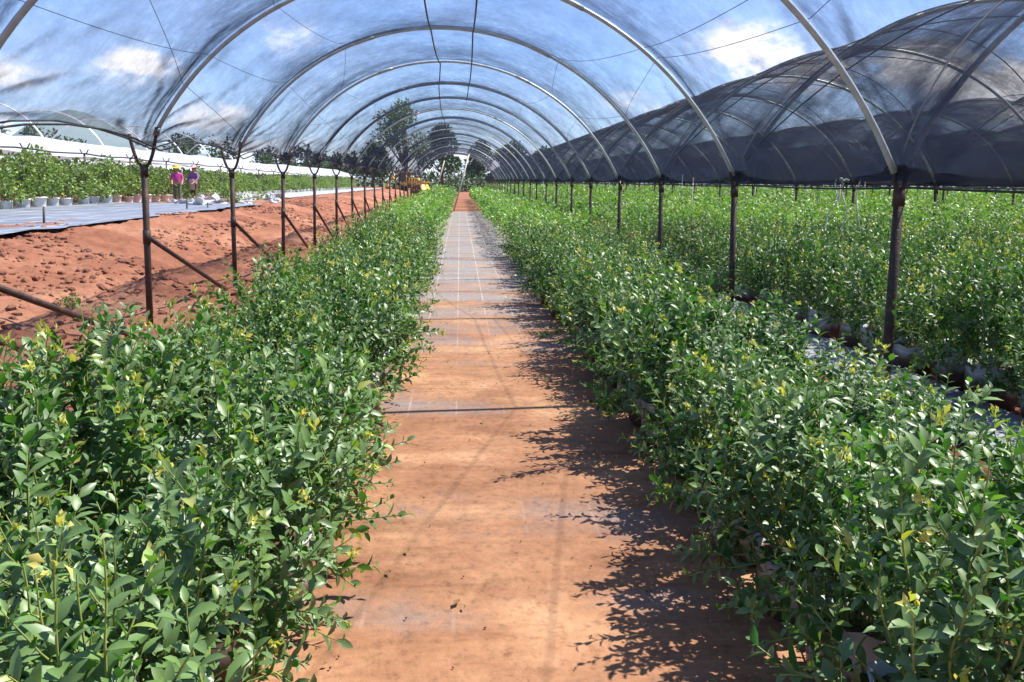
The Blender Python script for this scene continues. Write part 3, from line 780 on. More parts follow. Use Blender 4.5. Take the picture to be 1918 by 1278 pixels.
def bag_meshes(seed):
    rg = np.random.default_rng(seed); n = 26; prof = [(.130, 0), (.150, .03), (.158, .10), (.154, .18), (.158, .232), (.164, .238), (.154, .234), (.146, .20)]
    V = []
    for i, (r, z) in enumerate(prof):
        for j in range(n):
            a = 6.283 * j / n; w = noise.noise(Vector((math.cos(a) * 1.8, math.sin(a) * 1.8, z * 7 + seed * 5)))
            rr = r * (1 + .06 * w); zz = z + (.03 * noise.noise(Vector((math.cos(a) * 2.5, math.sin(a) * 2.5, seed * 9))) if 4 <= i <= 6 else 0)
            V.append((rr * math.cos(a), rr * math.sin(a), zz))
    F = [(i * n + j, i * n + (j + 1) % n, (i + 1) * n + (j + 1) % n, (i + 1) * n + j) for i in range(len(prof) - 1) for j in range(n)]
    b = MB(); b.add(V, F); bag = b.mesh('grow_bag', M['bag'])
    s = MB(); k = 14; S = [(0, 0, .212)] + [(.150 * math.cos(6.283 * j / k), .150 * math.sin(6.283 * j / k), .20 + .01 * rg.random()) for j in range(k)]
    s.add(S, [(0, 1 + j, 1 + (j + 1) % k) for j in range(k)]); soil = s.mesh('potting_soil', M['peat'])
    # black printed characters, smudged and broken: short strokes 2 mm proud of the bag
    p = MB()
    def at(aa, z):
        w = noise.noise(Vector((math.cos(aa) * 1.8, math.sin(aa) * 1.8, z * 7 + seed * 5))); rr = (.158 + .004 * math.sin(z * 20)) * (1 + .06 * w) + .004
        return (rr * math.cos(aa), rr * math.sin(aa), z)
    for row, (z, hh) in enumerate(((.145, .030), (.105, .018), (.078, .014))):
        a = 2.55 + .12 * row
        while a < 4.1:
            for q in range(rg.integers(2, 4)):
                a0 = a + rg.uniform(0, hh * 4); a1 = a0 + (rg.uniform(-.02, .02) if rg.random() < .6 else rg.uniform(.5, 1) * hh * 5)
                z0 = z + rg.uniform(0, .3) * hh; z1 = z0 + (rg.uniform(.6, 1) * hh if abs(a1 - a0) < .03 else rg.uniform(-.2, .2) * hh)
                w = hh * .13; tz = w if abs(a1 - a0) >= .03 else 0; ta = w * 5.5 if abs(a1 - a0) < .03 else 0
                p.add([at(a0, z0), at(a0 + ta, z0 + tz), at(a1 + ta, z1 + tz), at(a1, z1)], [(0, 1, 2, 3)])
            a += hh * 6.5 + (.12 if rg.random() < .2 else .03)
    return bag, soil, p.mesh('printed_lettering', M['print'])


VAR = {}
BAGS = [bag_meshes(s) for s in range(3)]
for d, cfg in {'near': (2, 40, .0180, .055, 8), 'mid': (1, 31, .022, .062, 6), 'low': (1, 24, .024, .062, 4)}.items():
    det, ns, st, ll, nv = cfg; VAR[d] = []
    for v in range(nv):
        A, stems, buds = grow_bush(100 + v * 7 + len(d), det, ns, st, h=.60 if d != 'low' else .42, leafL=ll, side=d != 'far')
        P, D, Nn, L, T = A
        lmb = leaves_mesh(P, D, Nn, L, L * RG.uniform(.40, .54, len(L)), T, det)
        if buds: bud_mesh(buds, RG, lmb)
        lm = lmb.mesh('leaves', [M['leaf'], M['bud']], True, True)
        sb = MB()
        for pts, rr in stems: sb.add(*tube(pts[::(1 if det == 2 else 2)], rr[::(1 if det == 2 else 2)], 5 if det == 2 else 3, False))
        sm = sb.mesh('stems', M['stem'])
        VAR[d].append((lm, sm))

ROWS = [  # x, first y, height factor, drop chance, phrase
    (-.72, 1.0, .98, 0, "in the row along the path's left edge"),
    (-1.42, 1.1, 1.06, 0, 'in the outer row left of the path'),
    (1.22, 1.75, 1.0, 0, "in the row along the path's right edge"),
    (1.90, 2.2, .84, .04, 'in the second row right of the path'),
    (2.58, 3.0, .86, .0, 'in the third row right of the path')]
x = 3.72
j = 3
while x < 60:
    ROWS.append((x, max(3.5, x * 1.15), 1.12, .02, 'in the %s row right of the path' % ORD[j] if j < 30 else ''))
    x += .66 if (j - 3) % 9 != 8 else .95
    j += 1
cands = []
for ri, (rx, y0, hf, drop, ph) in enumerate(ROWS):
    y = y0; c = 0
    ymax = 66 if rx < 3.5 else 112
    while y < ymax:
        xx = rx + RG.normal(0, .035); s = RG.uniform(.86, 1.14)
        h0, dr0 = hf, drop
        if rx == -1.42 and y < 4.2: h0 = 1.02
        if rx == -.72 and y < 2.6: h0 = 1.0
        if rx == 2.58 and y < 8.2: h0, dr0 = .56, .30
        if RG.random() >= dr0 and xx < .80 * y + 1.2 and xx > -.62 * y - 1.2:
            cands.append((math.hypot(xx, y), xx, y, s * h0, s, ri, c)); c += 1
        elif xx < .80 * y + 1.2: pass
        y += .44 if rx < 3.5 else .47
cands.sort(key=lambda t: t[0])
NEAR = cands[:296]; FAR = cands[296:]
counts = {}
for (d, xx, y, hz, s, ri, c) in NEAR:
    c = counts.get(ri, 0); counts[ri] = c + 1
    kind = 'low' if (hz < .72) else ('near' if d < 6.5 else 'mid')
    v = VAR[kind][RG.integers(len(VAR[kind]))]; bag, soil_, prt = BAGS[RG.integers(3)]
    e = empty('blueberry_bush', (xx, y, .006), RG.uniform(0, 6.28))
    hz2 = hz / .7 * .8 if kind == 'low' else hz
    e.scale = (s, s, hz2 * RG.uniform(.92, 1.10)); e.rotation_euler[0] = RG.normal(0, .05); e.rotation_euler[1] = RG.normal(0, .05)
    lv = link(bpy.data.objects.new('leaves', v[0]), e); st = link(bpy.data.objects.new('stems', v[1]), e)
    b = link(bpy.data.objects.new('grow_bag', bag), e); link(bpy.data.objects.new('potting_soil', soil_), b)
    if d < 5 and RG.random() < .6:
        pr = link(bpy.data.objects.new('printed_lettering', prt), b)
        b.rotation_euler[2] = -e.rotation_euler[2] + (R(15) if xx > 0 else R(200))
    look = 'tall leafy' if hz > 1.08 else ('low sparse' if hz < .72 else ('leafy' if s < 1.02 else 'broad leafy'))
    nm = ORD[c] if c < len(ORD) else 'distant'
    tag(e, ('%s blueberry bush, %s from the camera %s' % (look, nm, ROWS[ri][4])) if c < len(ORD)
        else 'bagged blueberry bush in the far stretch, %s' % ROWS[ri][4], 'blueberry bush', 'potted blueberry bushes')

# the rest of the field: one mesh of low-detail bushes
print('near', len(NEAR), 'far', len(FAR), 'near limit', NEAR[-1][0])
def tmpl(seed, n, L, rad, h):
    rg = np.random.default_rng(seed)
    a = rg.uniform(0, 6.28, n); zf = rg.random(n) ** .55; r = rad * np.sqrt(rg.random(n)) * (1.0 - .45 * zf ** 3)
    P = np.stack([r * np.cos(a), r * np.sin(a), .12 + (h - .12) * zf], -1)
    D = norm(np.stack([np.cos(a), np.sin(a), rg.uniform(.1, 1.3, n)], -1) + rg.normal(0, .5, (n, 3)))
    Nn = norm(np.cross(np.cross(D, np.array([0, 0, 1.]) + rg.normal(0, .5, (n, 3))), D))
    return P, D, Nn, L * rg.uniform(.7, 1.3, n), np.clip(rg.normal(.45, .17, n) + .12 * (zf > .9), 0, 1)
T1 = [tmpl(s, 210, .075, .36, .88) for s in range(5)]
T2 = [tmpl(s + 9, 75, .125, .38, .88) for s in range(5)]
T3 = [tmpl(s + 19, 26, .21, .40, .88) for s in range(5)]
fb = MB()
for (d, xx, y, hz, s, ri, c) in FAR:
    tset = T1 if d < 22 else (T2 if d < 48 else T3)
    P, D, Nn, L, T = tset[RG.integers(5)]; a = RG.uniform(0, 6.28); ca, sa = math.cos(a), math.sin(a)
    Rm = np.array([[ca, sa, 0], [-sa, ca, 0], [0, 0, 1]])
    hzf = hz * RG.uniform(.84, 1.14) * (1 + .12 * noise.noise(Vector((xx * .5, y * .3, 2))))
    leaves_mesh((P @ Rm) * [s, s, hzf] + [xx, y, 0], D @ Rm, Nn @ Rm, L, L * .52, np.clip(T + RG.normal(0, .05), 0, 1), 0, mb=fb)
tag(fb.build('blueberry_field', M['leaf_far'], smooth=False, tint=True), 'dense green blueberry field stretching away under the nets', 'blueberry field', kind='stuff')


# ------------------------------------------------------------------ trees and the left side
def crown(centers, n, L, seed, mb=None):
    rg = np.random.default_rng(seed); Ps = []
    w = np.array([c[3] for c in centers]) ** 2; w = w / w.sum()
    idx = rg.choice(len(centers), n, p=w); C = np.array([c[:3] for c in centers])[idx]; Rr = np.array([c[3] for c in centers])[idx]
    d = norm(rg.normal(0, 1, (n, 3))); P = C + d * (Rr * rg.random(n) ** .4)[:, None] * np.array([1, 1, .85])
    D = norm(d + rg.normal(0, .7, (n, 3))); Nn = norm(np.cross(D, rg.normal(0, 1, (n, 3))))
    T = np.clip(rg.normal(.45, .2, n), 0, 1); LL = L * rg.uniform(.6, 1.3, n)
    return leaves_mesh(P, D, Nn, LL, LL * .6, T, 0, mb=mb)


def tree(x, y, z0, h, kind, seed, label, name, m='leaf_tree', n=1400, L=.5, cat='tree', group='trees beyond the nursery'):
    rg = np.random.default_rng(seed); e = empty(name, (x, y, z0))
    tb = MB(); tb.add(*tube([(0, 0, -.3), (.05 * h * rg.normal(0, .3), 0, h * .4), (0, 0, h * .85)], [h * .03, h * .02, h * .006], 8))
    cs = []
    if kind == 'cone':
        for k in range(9):
            f = k / 9; rr = h * .17 * (1 - f) + h * .02
            for q in range(3 if f < .8 else 1):
                a = rg.random() * 6.28; cs.append((rr * .6 * math.cos(a), rr * .6 * math.sin(a), h * (.15 + .82 * f), rr * .8))
    else:
        for k in range(16):
            a = rg.random() * 6.28; f = rg.random(); rr = h * .30 * math.sin(math.pi * (.18 + .75 * f)) * rg.uniform(.4, 1)
            c = (rr * math.cos(a), rr * math.sin(a), h * (.30 + .60 * f), h * rg.uniform(.08, .15)); cs.append(c)
            tb.add(*tube([(0, 0, h * .28), (c[0] * .5, c[1] * .5, (h * .28 + c[2]) / 2), c[:3]], [h * .012, h * .008, h * .003], 5))
    tb.build('trunk', M['bark'], e)
    crown(cs, n, L, seed).build('crown', M[m], e, tint=True, smooth=False)
    return tag(e, label, cat, group)


tree(-6.6, 95, 0, 11.5, 'round', 3, 'tall pale green tree rising behind the nets left of the tunnel end', 'broadleaf_tree', 'leaf_gum', 2600, .36)
tree(-2.2, 102, 0, 8.5, 'round', 4, 'dark green tree behind the tunnel end right of the tall pale tree', 'broadleaf_tree', 'leaf_tree', 3500, .42)
tree(-11.5, 108, 0, 7.0, 'round', 5, 'rounded dark tree directly left of the tall pale tree', 'broadleaf_tree', 'leaf_tree', 3000, .42)
for q, (x, h) in enumerate([(3.0, 7.2), (8, 8.0), (13, 7.0)]):
    tree(x, 118 + q * 5, 0, h, 'round', 30 + q, '%s dark tree from the left behind the right end of the path tunnel' % ORD[q], 'broadleaf_tree', 'leaf_tree', 2200, .5)


def px_x(px, d): return (px - 861) / 1492.0 * d


tr = [(45, 238, 'round'), (103, 238, 'round'), (138, 228, 'cone'), (172, 252, 'round'), (355, 252, 'round'), (375, 252, 'round'), (412, 248, 'cone'), (440, 243, 'cone'), (515, 262, 'cone'), (560, 276, 'round'),
      (583, 262, 'cone'), (612, 272, 'cone'), (636, 272, 'cone'), (660, 285, 'round'), (598, 288, 'round'), (626, 292, 'round'), (545, 290, 'round'), (500, 285, 'round')]
for q, (px_, top, kd) in enumerate(sorted(tr)):
    d = 150 + (q % 4) * 9; hor = 338 - .0118 * (861 - px_)
    tree(px_x(px_, d), d, 0, (hor - top) / 1492 * d + E_H, kd, 50 + q, '%s tree from the left in the dark treeline beyond the white tunnels, %s' % (ORD[q], 'pointed' if kd == 'cone' else 'rounded'), 'conifer' if kd == 'cone' else 'broadleaf_tree', 'leaf_tree', 900, .7)
# distant windbreak, reads as one mass
hb = MB()
cs = [(x, 175 + 14 * math.sin(x * .05), 2.0 + 1.2 * noise.noise(Vector((x * .13, 0, 0))), 2.8) for x in np.arange(-140, -10, 2.6)] + \
     [(x, 150 + 8 * math.sin(x * .05), 1.2 + .8 * noise.noise(Vector((x * .13, 0, 0))), 2.0) for x in np.arange(5, 130, 2.4)]
crown(cs, 16000, .8, 77, hb)
tag(hb.build('distant_wood', M['leaf_tree'], tint=True, smooth=False), 'low dark belt of distant woodland along the horizon', 'woodland', kind='stuff')

hb = MB()
crown([(x, 112 + 3 * math.sin(x), 1.3 + .8 * noise.noise(Vector((x * .3, 3, 0))), 1.9) for x in np.arange(-6, 16, 1.6)], 4500, .45, 78, hb)
tag(hb.build('hedge', M['leaf_tree'], tint=True, smooth=False), 'dense dark hedge closing the view beyond the far end of the path', 'hedge')
# the hill
hv = []; nx_, ny_ = 90, 16
for jj in range(ny_):
    for ii in range(nx_):
        a = ii / (nx_ - 1); x = -1500 + 1800 * a; yv = 1500 + 500 * jj / (ny_ - 1)
        s = math.sin(math.pi * jj / (ny_ - 1)) ** .8
        pxx = 861 + 1492 * x / 1750
        hgt = 128 * math.exp(-((pxx - 165) / 80) ** 2) + 60 * math.exp(-((pxx - 290) / 95) ** 2) + 45 * math.exp(-((pxx - 20) / 80) ** 2) + 38 * math.exp(-((pxx - 430) / 120) ** 2)
        hv.append((x, yv, s * (hgt + 9 * noise.noise(Vector((x * .012, yv * .012, 0)))) - 2))
hm = MB(); hm.add(hv, grid_faces(nx_, ny_))
M['hill'] = simple('wooded_hill', [(.3, (.05, .085, .07)), (.7, (.09, .13, .10))], .01, .95)
tag(hm.build('hills', M['hill']), kind='structure')

# left: tall crop in white pots
TZ = .5
pb = MB(); pv, pf = [], []
n = 14
for r, z in ((.15, 0), (.19, .30), (.205, .31), (.20, .335), (.175, .32), (.17, .28)):
    pv += [(r * math.cos(6.283 * j / n), r * math.sin(6.283 * j / n), z) for j in range(n)]
pb.add(pv, [(i * n + j, i * n + (j + 1) % n, (i + 1) * n + (j + 1) % n, (i + 1) * n + j) for i in range(5) for j in range(n)] + [tuple(range(5 * n, 6 * n))])
pot_me = pb.mesh('pot', M['white_pot'])
tall = []
for v in range(4):
    rg = np.random.default_rng(v + 500); cs = [(rg.normal(0, .13), rg.normal(0, .16), z, rg.uniform(.20, .36)) for z in np.linspace(.5, 1.62, 9)]
    lm = crown(cs, 620, .12, 600 + v).mesh('foliage', M['leaf_tall'], False, True)
    sb = MB()
    for q in range(5): sb.add(*tube([(rg.normal(0, .04), rg.normal(0, .04), .25), (rg.normal(0, .1), rg.normal(0, .1), 1.0), (rg.normal(0, .2), rg.normal(0, .2), 1.7)], [.012, .009, .004], 5))
    tall.append((lm, sb.mesh('stems', M['bark'])))
y = 19.0; c = 0
while y < 84:
    v = tall[c % 4 if RG.random() < .5 else RG.integers(4)]
    e = empty('potted_shrub', (-12.95 + RG.normal(0, .06) + .028 * max(0, y - 19), y, TZ + .035), RG.uniform(0, 6.28)); s = RG.uniform(.9, 1.1); e.scale = (s, s, s * RG.uniform(.86, 1.0) * (1 - min(.30, .0105 * max(0, y - 22))))
    link(bpy.data.objects.new('foliage', v[0]), e); link(bpy.data.objects.new('stems', v[1]), e); link(bpy.data.objects.new('pot', pot_me), e)
    tag(e, ('tall shrub in white pot, %s from the left in the row beside the ground cover' % ORD[c - 4]) if 4 <= c < 26 else ('tall potted shrub in the left row, in front of the left picture end' if c < 4 else 'tall green potted shrub at the far right end of the left row'), 'potted shrub', 'tall shrubs in white pots')
    y += .88; c += 1
sb = MB()
for y in np.arange(18, 90, .8):
    for rx in (-14.9, -16.4):
        cs = [(rx + RG.normal(0, .1), y + RG.normal(0, .1), TZ + z * (1 - min(.30, .0105 * max(0, y - 22))), .34) for z in (.6, .95, 1.35, 1.55)]
        crown(cs, 90, .2, int(y * 10) + int(-rx), sb)
tag(sb.build('crop_rows', M['leaf_tall'], tint=True, smooth=False), 'further rows of tall green crop under the white tunnels', 'crop', kind='stuff')

# thin posts of the white tunnels
for k in range(16):
    y = 17.5 + k * 3.5; x = -12.9 + .028 * max(0, y - 19)
    e = empty('thin_post', (x, y, TZ - min(.55, .0125 * max(0, y - 22)))); b = MB(); b.add(*tube([(0, 0, -.2), (0, 0, 1.85)], .032, 8)); b.build('pole', M['rust'], e)
    b = MB(); b.add(*tube([(0, .02, .35), (-.05, 1.4, 1.15)], .018, 6)); b.build('brace', M['rust'], e)
    b = MB(); b.add(*tube([(-.14, 0, 2.0), (-.07, 0, 1.86), (0, 0, 1.83), (.07, 0, 1.86), (.14, 0, 2.0)], .02, 6)); b.build('saddle', M['rust'], e)
    tag(e, '%s thin dark post from the left in front of the tall potted shrubs' % ORD[k], 'post', 'thin posts of the white tunnels')
strand('gutter_wire', [(-12.9 + .028 * max(0, y - 19), y, TZ + 1.86 - min(.55, .0125 * max(0, y - 22)) - .05 * math.sin(y * .9) ** 2) for y in np.arange(10, 85, 1.0)], .03, M['rope'], 'dark cord along the tops of the thin posts above the tall shrubs', 'edge cord')


def plastic_roof(x0, x1, y0, y1, zb, za, seed, label, n=26, step=.7, slope=.028):
    V = []; vs = np.arange(y0, y1, step)
    for y in vs:
        for i in range(n):
            u = i / (n - 1); xx = x0 + (x1 - x0) * u + slope * max(0, y - 19)
            z = zb + (za - zb) * math.sin(math.pi * u) ** .8
            z -= min(.55, .0125 * max(0, y - 22)) * math.cos(u * 1.57)
            z += .10 * noise.noise(Vector((u * 5, y * .35, seed))) + .05 * noise.noise(Vector((u * 14, y * 1.2, seed))) - .10 * math.sin(math.pi * y / 3.5) ** 2 * math.sin(math.pi * u)
            if i == 0 or i == n - 1: z -= .12 * abs(noise.noise(Vector((y * .8, seed, 0))))
            V.append((xx, y, z))
    b = MB(); b.add(V, grid_faces(n, len(vs)))
    o = b.build('plastic_roof', M['plastic']); 
    return tag(o, label, 'plastic cover', 'white plastic tunnel covers')


plastic_roof(-13.5, -19.4, 10, 92, TZ + 1.80, TZ + 2.55, 1, 'nearest long white plastic tunnel cover above the tall potted shrubs')
plastic_roof(-19.9, -26.2, 14, 100, TZ + 1.95, TZ + 2.80, 2, 'second white plastic tunnel cover, just behind the nearest one')
plastic_roof(-26.8, -33, 20, 60, TZ + 1.9, TZ + 2.6, 3, 'third white plastic tunnel cover, farthest left before the hill')
for k in range(7):
    y = 41 + k * 6.5; a = np.linspace(-1.15, 1.15, 25); b = MB()
    b.add(*tube(np.stack([3.4 * np.sin(a) / math.sin(1.15), 0 * a, 2.4 + 2.3 * (np.cos(a) - math.cos(1.15)) / (1 - math.cos(1.15))], -1), .045, 6))
    e = empty('bare_hoop', (-23.6, y, TZ)); b.build('hoop_pipe', M['pipe_white'], e)
    for s in (-1, 1):
        b = MB(); b.add(*tube([(3.4 * s, 0, -.2), (3.4 * s, 0, 2.42)], .045, 6)); b.build('leg', M['pipe_white'], e)
    tag(e, '%s uncovered white hoop from the left, standing above the white covers before the hill' % ORD[k], 'hoop', 'bare white hoops')

# white debris, weeds and stakes at the end of the ground cover
def crumple(x, y, z, s, seed, label):
    v, f = blob((0, 0, 0), (s, s * .8, s * .45), seed, 1.3, 16, 10)
    b = MB(); b.add(v, f); o = b.build('plastic_bag', M['plastic'], smooth=False); o.location = (x, y, z + s * .2)
    tag(o, label, 'plastic bag', 'crumpled white bags on the soil')
deb = [(-9.0, 28.5, .45), (-9.9, 29.5, .4), (-9.3, 31, .55), (-10.3, 32.5, .5), (-8.9, 33.5, .5), (-10.6, 30.6, .35), (-9.6, 35.5, .6), (-8.6, 37, .45), (-10.0, 38, .6), (-9.2, 40.5, .6), (-8.2, 31.2, .3), (-7.9, 34.6, .3)]
for q, (x, y, s) in enumerate(sorted(deb, key=lambda t: t[0] / t[1])):
    crumple(x, y, TZ, s * .8, q, '%s crumpled white plastic bag from the left, beyond the end of the ground cover' % ORD[q])
tag(sheet('ground_cover', -12.2, -8.6, 41, 92, .03, M['plastic'], 14, 60, .05, 2, .4), 'pale sheet on the ground running away beyond the crumpled white bags', 'ground cover')
for q, (x, y, h) in enumerate([(-8.15, 16.2, .42), (-8.1, 24.3, .40), (-7.9, 25.6, .25)]):
    strand('stake', [(x, y, .3), (x + .02, y, TZ + h)], .022, M['dark'], '%s short dark peg from the left at the edge of the blue-grey cloth' % ORD[q], 'peg', 'pegs at the cloth edge')


def weed(x, y, z, s, seed, label):
    e = empty('weed', (x, y, z)); rg = np.random.default_rng(seed)
    cs = [(rg.normal(0, .3 * s), rg.normal(0, .3 * s), rg.uniform(.1, .5) * s, .25 * s) for _ in range(7)]
    crown(cs, 350, .12 * s, seed).build('leaves', M['leaf_tall'], e, tint=True, smooth=False)
    b = MB()
    for c in cs: b.add(*tube([(0, 0, 0), c[:3]], .01 * s, 4))
    b.build('stems', M['stem'], e); tag(e, label, 'weed')
weed(-9.2, 33.0, TZ, 1.1, 3, 'yellow-green weed among the crumpled white bags behind the second post')
weed(-11.3, 34.5, TZ, .8, 4, 'small green weed at the feet of the person in purple')
weed(-2.6, 13.6, -.03, .55, 8, 'green weed growing at the foot of the fourth left post')
weed(-4.6, 9.6, -.02, .22, 9, 'tiny weed on the red soil left of the second left post')


# ------------------------------------------------------------------ people
def skin_body(name, joints, edges, m, parent, sub=2):
    me = bpy.data.meshes.new(name); me.from_pydata([j[:3] for j in joints], edges, [])
    me.materials.append(m); o = link(bpy.data.objects.new(name, me), parent)
    sk = o.modifiers.new('skin', 'SKIN')
    for i, j in enumerate(joints):
        r = j[3]; me.skin_vertices[0].data[i].radius = (r, r) if not isinstance(r, tuple) else r
    me.skin_vertices[0].data[0].use_root = True
    sk.use_smooth_shade = True
    if sub: ss = o.modifiers.new('sub', 'SUBSURF'); ss.levels = sub; ss.render_levels = sub
    return o


def colm(name, c, rough=.8): return simple(name, [(.3, tuple(v * .8 for v in c)), (.7, c)], 12, rough)


M['skin'] = colm('skin', (.42, .24, .15), .5); M['hair'] = colm('black_hair', (.02, .016, .014), .5)


def person(x, y, z, rz, top, legs, hatc, label, sc=.94, arm_fwd=.22, apron=None):
    e = empty('person', (x, y, z), rz); e.scale = (sc, sc, sc)
    J = [(0, 0, .95, .13), (0, 0, 1.15, .12), (0, 0, 1.36, .145), (0, 0, 1.48, .055), (0, .01, 1.56, .075), (0, .01, 1.65, .095), (0, 0, 1.72, .06),
         (.19, 0, 1.40, .055), (.25, .05, 1.14, .045), (.23, arm_fwd + .05, .98, .035), (.22, arm_fwd + .13, .93, .028),
         (-.19, 0, 1.40, .055), (-.25, .05, 1.14, .045), (-.23, arm_fwd + .05, .98, .035), (-.22, arm_fwd + .13, .93, .028),
         (.10, 0, .88, .10), (.11, .02, .50, .065), (.11, -.02, .09, .042), (.11, .14, .04, .035),
         (-.10, 0, .88, .10), (-.11, .06, .50, .065), (-.12, .10, .09, .042), (-.12, .25, .04, .035)]
    Eg = [(0, 1), (1, 2), (2, 3), (3, 4), (4, 5), (5, 6), (2, 7), (7, 8), (8, 9), (9, 10), (2, 11), (11, 12), (12, 13), (13, 14),
          (0, 15), (15, 16), (16, 17), (17, 18), (0, 19), (19, 20), (20, 21), (21, 22)]
    for s in (1, -1):  # fingers
        a = 10 if s == 1 else 14; hx, hy, hz = J[a][:3]
        for q, (ox, ln) in enumerate(((.026, .06), (.009, .072), (-.009, .068), (-.024, .055))):
            n0 = len(J); J.append((hx + ox, hy + .045, hz - .01, .009)); J.append((hx + ox * 1.1, hy + .045 + ln, hz - .035, .007)); Eg += [(a, n0), (n0, n0 + 1)]
        n0 = len(J); J.append((hx - s * .045, hy + .03, hz + .005, .010)); Eg.append((a, n0))
    skin_body('body', J, Eg, M['skin'], e)
    skin_body('shirt', [(0, 0, .93, .155), (0, 0, 1.15, .142), (0, 0, 1.36, .165), (0, 0, 1.44, .09), (.20, 0, 1.395, .075), (.26, .05, 1.14, .06), (.235, arm_fwd, 1.0, .048),
                        (-.20, 0, 1.395, .075), (-.26, .05, 1.14, .06), (-.235, arm_fwd, 1.0, .048)], [(0, 1), (1, 2), (2, 3), (2, 4), (4, 5), (5, 6), (2, 7), (7, 8), (8, 9)], top, e)
    skin_body('trousers', [(0, 0, .97, .14), (.10, 0, .86, .118), (.11, .02, .50, .082), (.11, -.02, .12, .06), (-.10, 0, .86, .118), (-.11, .06, .50, .082), (-.12, .10, .12, .06)],
              [(0, 1), (1, 2), (2, 3), (0, 4), (4, 5), (5, 6)], legs, e)
    for s, yy_ in ((1, -.02), (-1, .10)):
        b = MB(); b.add(*blob((s * .11, yy_ + .06, .045), (.05, .14, .05), 1, .05)); b.build('shoe', M['dark'], e)
    # head: face features, hair, hat
    b = MB(); b.add(*blob((0, -.02, 1.665), (.098, .10, .115), 2, .05)); b.build('hair', M['hair'], e)
    b = MB(); b.add(*blob((0, .108, 1.635), (.014, .022, .020), 2, .05)); b.build('nose', M['skin'], e)
    for s in (1, -1):
        b = MB(); b.add(*blob((s * .034, .096, 1.665), (.014, .008, .009), 2, 0)); b.build('eye', M['dark'], e)
        b = MB(); b.add(*blob((s * .095, .005, 1.645), (.012, .022, .034), 2, 0)); b.build('ear', M['skin'], e)
    b = MB(); b.add(*blob((0, .098, 1.595), (.028, .008, .007), 2, 0)); b.build('mouth', colm('lips', (.35, .12, .1)), e)
    hv_ = []; nn = 20
    for r, zz in ((.235, 1.70), (.20, 1.715), (.125, 1.735), (.118, 1.79), (.085, 1.83), (.01, 1.84)):
        hv_ += [(r * math.cos(6.283 * j / nn), r * math.sin(6.283 * j / nn), zz + .02 * math.cos(2 * 6.283 * j / nn) * (r > .15)) for j in range(nn)]
    b = MB(); b.add(hv_, [(i * nn + j, i * nn + (j + 1) % nn, (i + 1) * nn + (j + 1) % nn, (i + 1) * nn + j) for i in range(5) for j in range(nn)]); b.build('hat', hatc, e)
    if apron:
        b = MB(); b.add(*box((0, .155, .86), (.30, .03, .55), bevel=.012)); b.build('apron', apron, e)
    return tag(e, label, 'person')


def at_left(px_, d): return (px_ - 861) / 1492 * d * .968
person(at_left(331, 33.6), 33.6, TZ, R(200), colm('magenta_shirt', (.55, .04, .30)), colm('green_cloth', (.10, .12, .08)), colm('yellow_hat', (.85, .55, .03)), 'person in a yellow hat and magenta shirt working by the tall shrubs', .83)
person(at_left(362, 34.5), 34.5, TZ, R(160), colm('purple_shirt', (.26, .10, .32)), colm('dark_trousers', (.07, .035, .05)), colm('pink_hat', (.75, .42, .38)), 'person in a pink hat, purple top and pale apron right of the yellow hat', .85, apron=colm('pale_apron', (.65, .50, .45)))


# ------------------------------------------------------------------ the yellow machine
def wheel(parent, x, y, r, w):
    a = np.linspace(0, 2 * np.pi, 25)
    b = MB(); prof = [(r * .62, -w / 2), (r * .93, -w / 2), (r, -w * .35), (r, w * .35), (r * .93, w / 2), (r * .62, w / 2)]
    V = [(x + ww, y + rr * math.cos(t), r + rr * math.sin(t)) for rr, ww in prof for t in a[:-1]]
    n = 24; b.add(V, [(i * n + j, i * n + (j + 1) % n, (i + 1) * n + (j + 1) % n, (i + 1) * n + j) for i in range(5) for j in range(n)])
    for j in range(n):
        t = 2 * math.pi * j / n; b.add(*box((x, y + r * math.cos(t), r + r * math.sin(t)), (w * .9, .05, .05)))
    wh = b.build('wheel', M['tyre'], parent)
    b = MB(); b.add(*tube([(x - w * .4, y, r), (x + w * .4, y, r)], r * .63, 20)); b.add(*tube([(x - w * .55, y, r), (x + w * .55, y, r)], r * .2, 12)); b.build('rim', M['yellow'], wh)


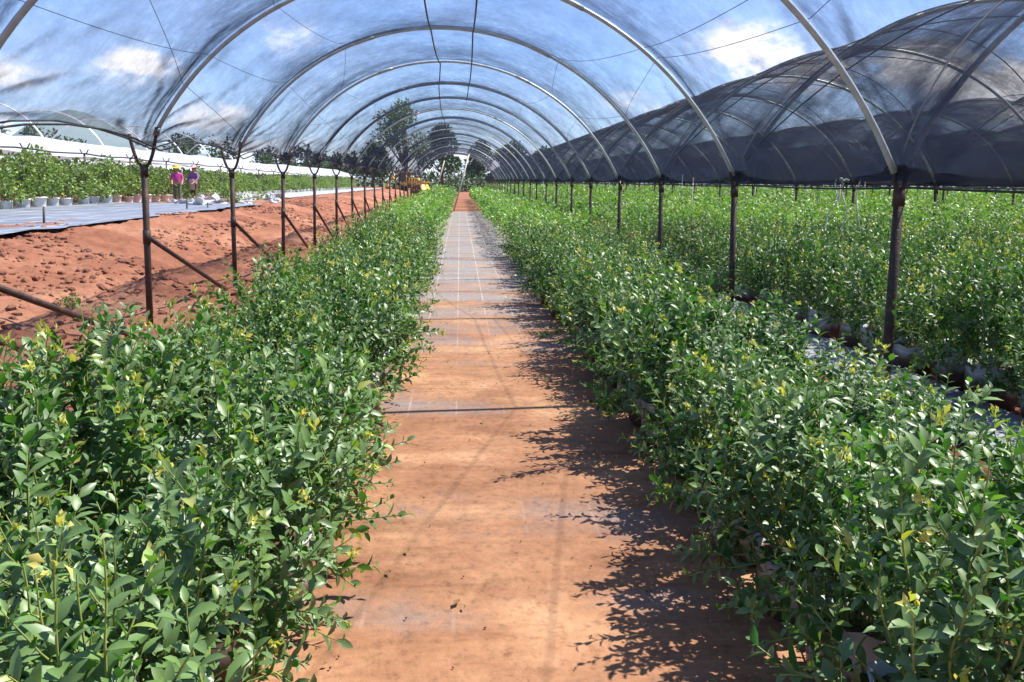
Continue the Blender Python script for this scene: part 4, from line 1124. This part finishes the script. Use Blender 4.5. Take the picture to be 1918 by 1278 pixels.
e = empty('backhoe_loader', (at_left(757, 92), 92, 0), R(62)); e.scale = (.86, .86, .86)
b = MB(); b.add(*box((0, -.2, .95), (.9, 3.6, .45), bevel=.06)); b.build('chassis', M['dark'], e)
b = MB(); b.add(*box((0, -1.45, 1.62), (.95, 1.55, .85), bevel=.12)); b.build('hood', M['yellow'], e)
b = MB(); b.add(*box((0, -2.25, 1.5), (.7, .06, .55), bevel=.01)); b.build('grille', M['dark'], e)
cab = MB()
for sx in (-.62, .62):
    for sy in (-.55, .75): cab.add(*tube([(sx, sy, 1.1), (sx * .95, sy * .92, 2.75)], .05, 8))
cab.add(*box((0, .1, 2.8), (1.5, 1.65, .16), bevel=.05)); cab.add(*box((0, .1, 1.25), (1.35, 1.5, .5), bevel=.05)); cb_ = cab.build('cab', M['yellow'], e)
b = MB(); b.add(*box((0, .1, 2.1), (1.14, 1.2, 1.15))); b.build('window', M['glass'], cb_)
for sx in (-.72, .72): wheel(e, sx, .75, .72, .42); wheel(e, sx * .9, -1.75, .46, .32)
b = MB()
for sx in (-.55, .55): b.add(*box((sx, -2.2, 1.25), (.12, 2.3, .2), bevel=.03, rx=R(-18)))
b.build('loader_arm', M['yellow'], e)
b = MB(); b.add([(sx * 1.05, -3.25 + dy, .5 + dz) for sx in (-1, 1) for dy, dz in ((.45, .75), (.25, .05), (-.15, -.15), (-.5, .0), (-.42, .1), (-.1, .0), (.12, .15), (.38, .72))],
                [(i, (i + 1) % 8, 8 + (i + 1) % 8, 8 + i) for i in range(8)] + [tuple(range(8))[::-1], tuple(range(8, 16))]); b.build('front_bucket', M['yellow'], e)
b = MB(); b.add(*box((0, 1.75, 1.9), (.25, 1.3, .3), bevel=.04, rx=R(55))); b.add(*box((0, 2.35, 1.85), (.2, 1.7, .22), bevel=.04, rx=R(-50))); b.build('digging_arm', M['yellow'], e)
b = MB(); b.add(*box((0, 2.75, .85), (.6, .55, .6), bevel=.1)); b.build('rear_bucket', M['yellow'], e)
tag(e, 'yellow wheeled digger parked beyond the far left posts', 'digger')


# ------------------------------------------------------------------ air
hz_b = MB(); hz_b.add(*box((-400, 1040, 72), (3400, 2180, 148)))
hm_ = bpy.data.materials.new('haze'); hm_.use_nodes = True; nt = hm_.node_tree
nt.nodes.remove(nt.nodes['Principled BSDF']); pv_ = N(nt, 'ShaderNodeVolumePrincipled')
pv_.inputs['Color'].default_value = (.72, .82, 1.0, 1); pv_.inputs['Density'].default_value = .00022
nt.links.new(pv_.outputs[0], nt.nodes['Material Output'].inputs['Volume'])
tag(hz_b.build('haze', hm_, smooth=False), 'thin blue haze over the distant hill', 'haze', kind='stuff')
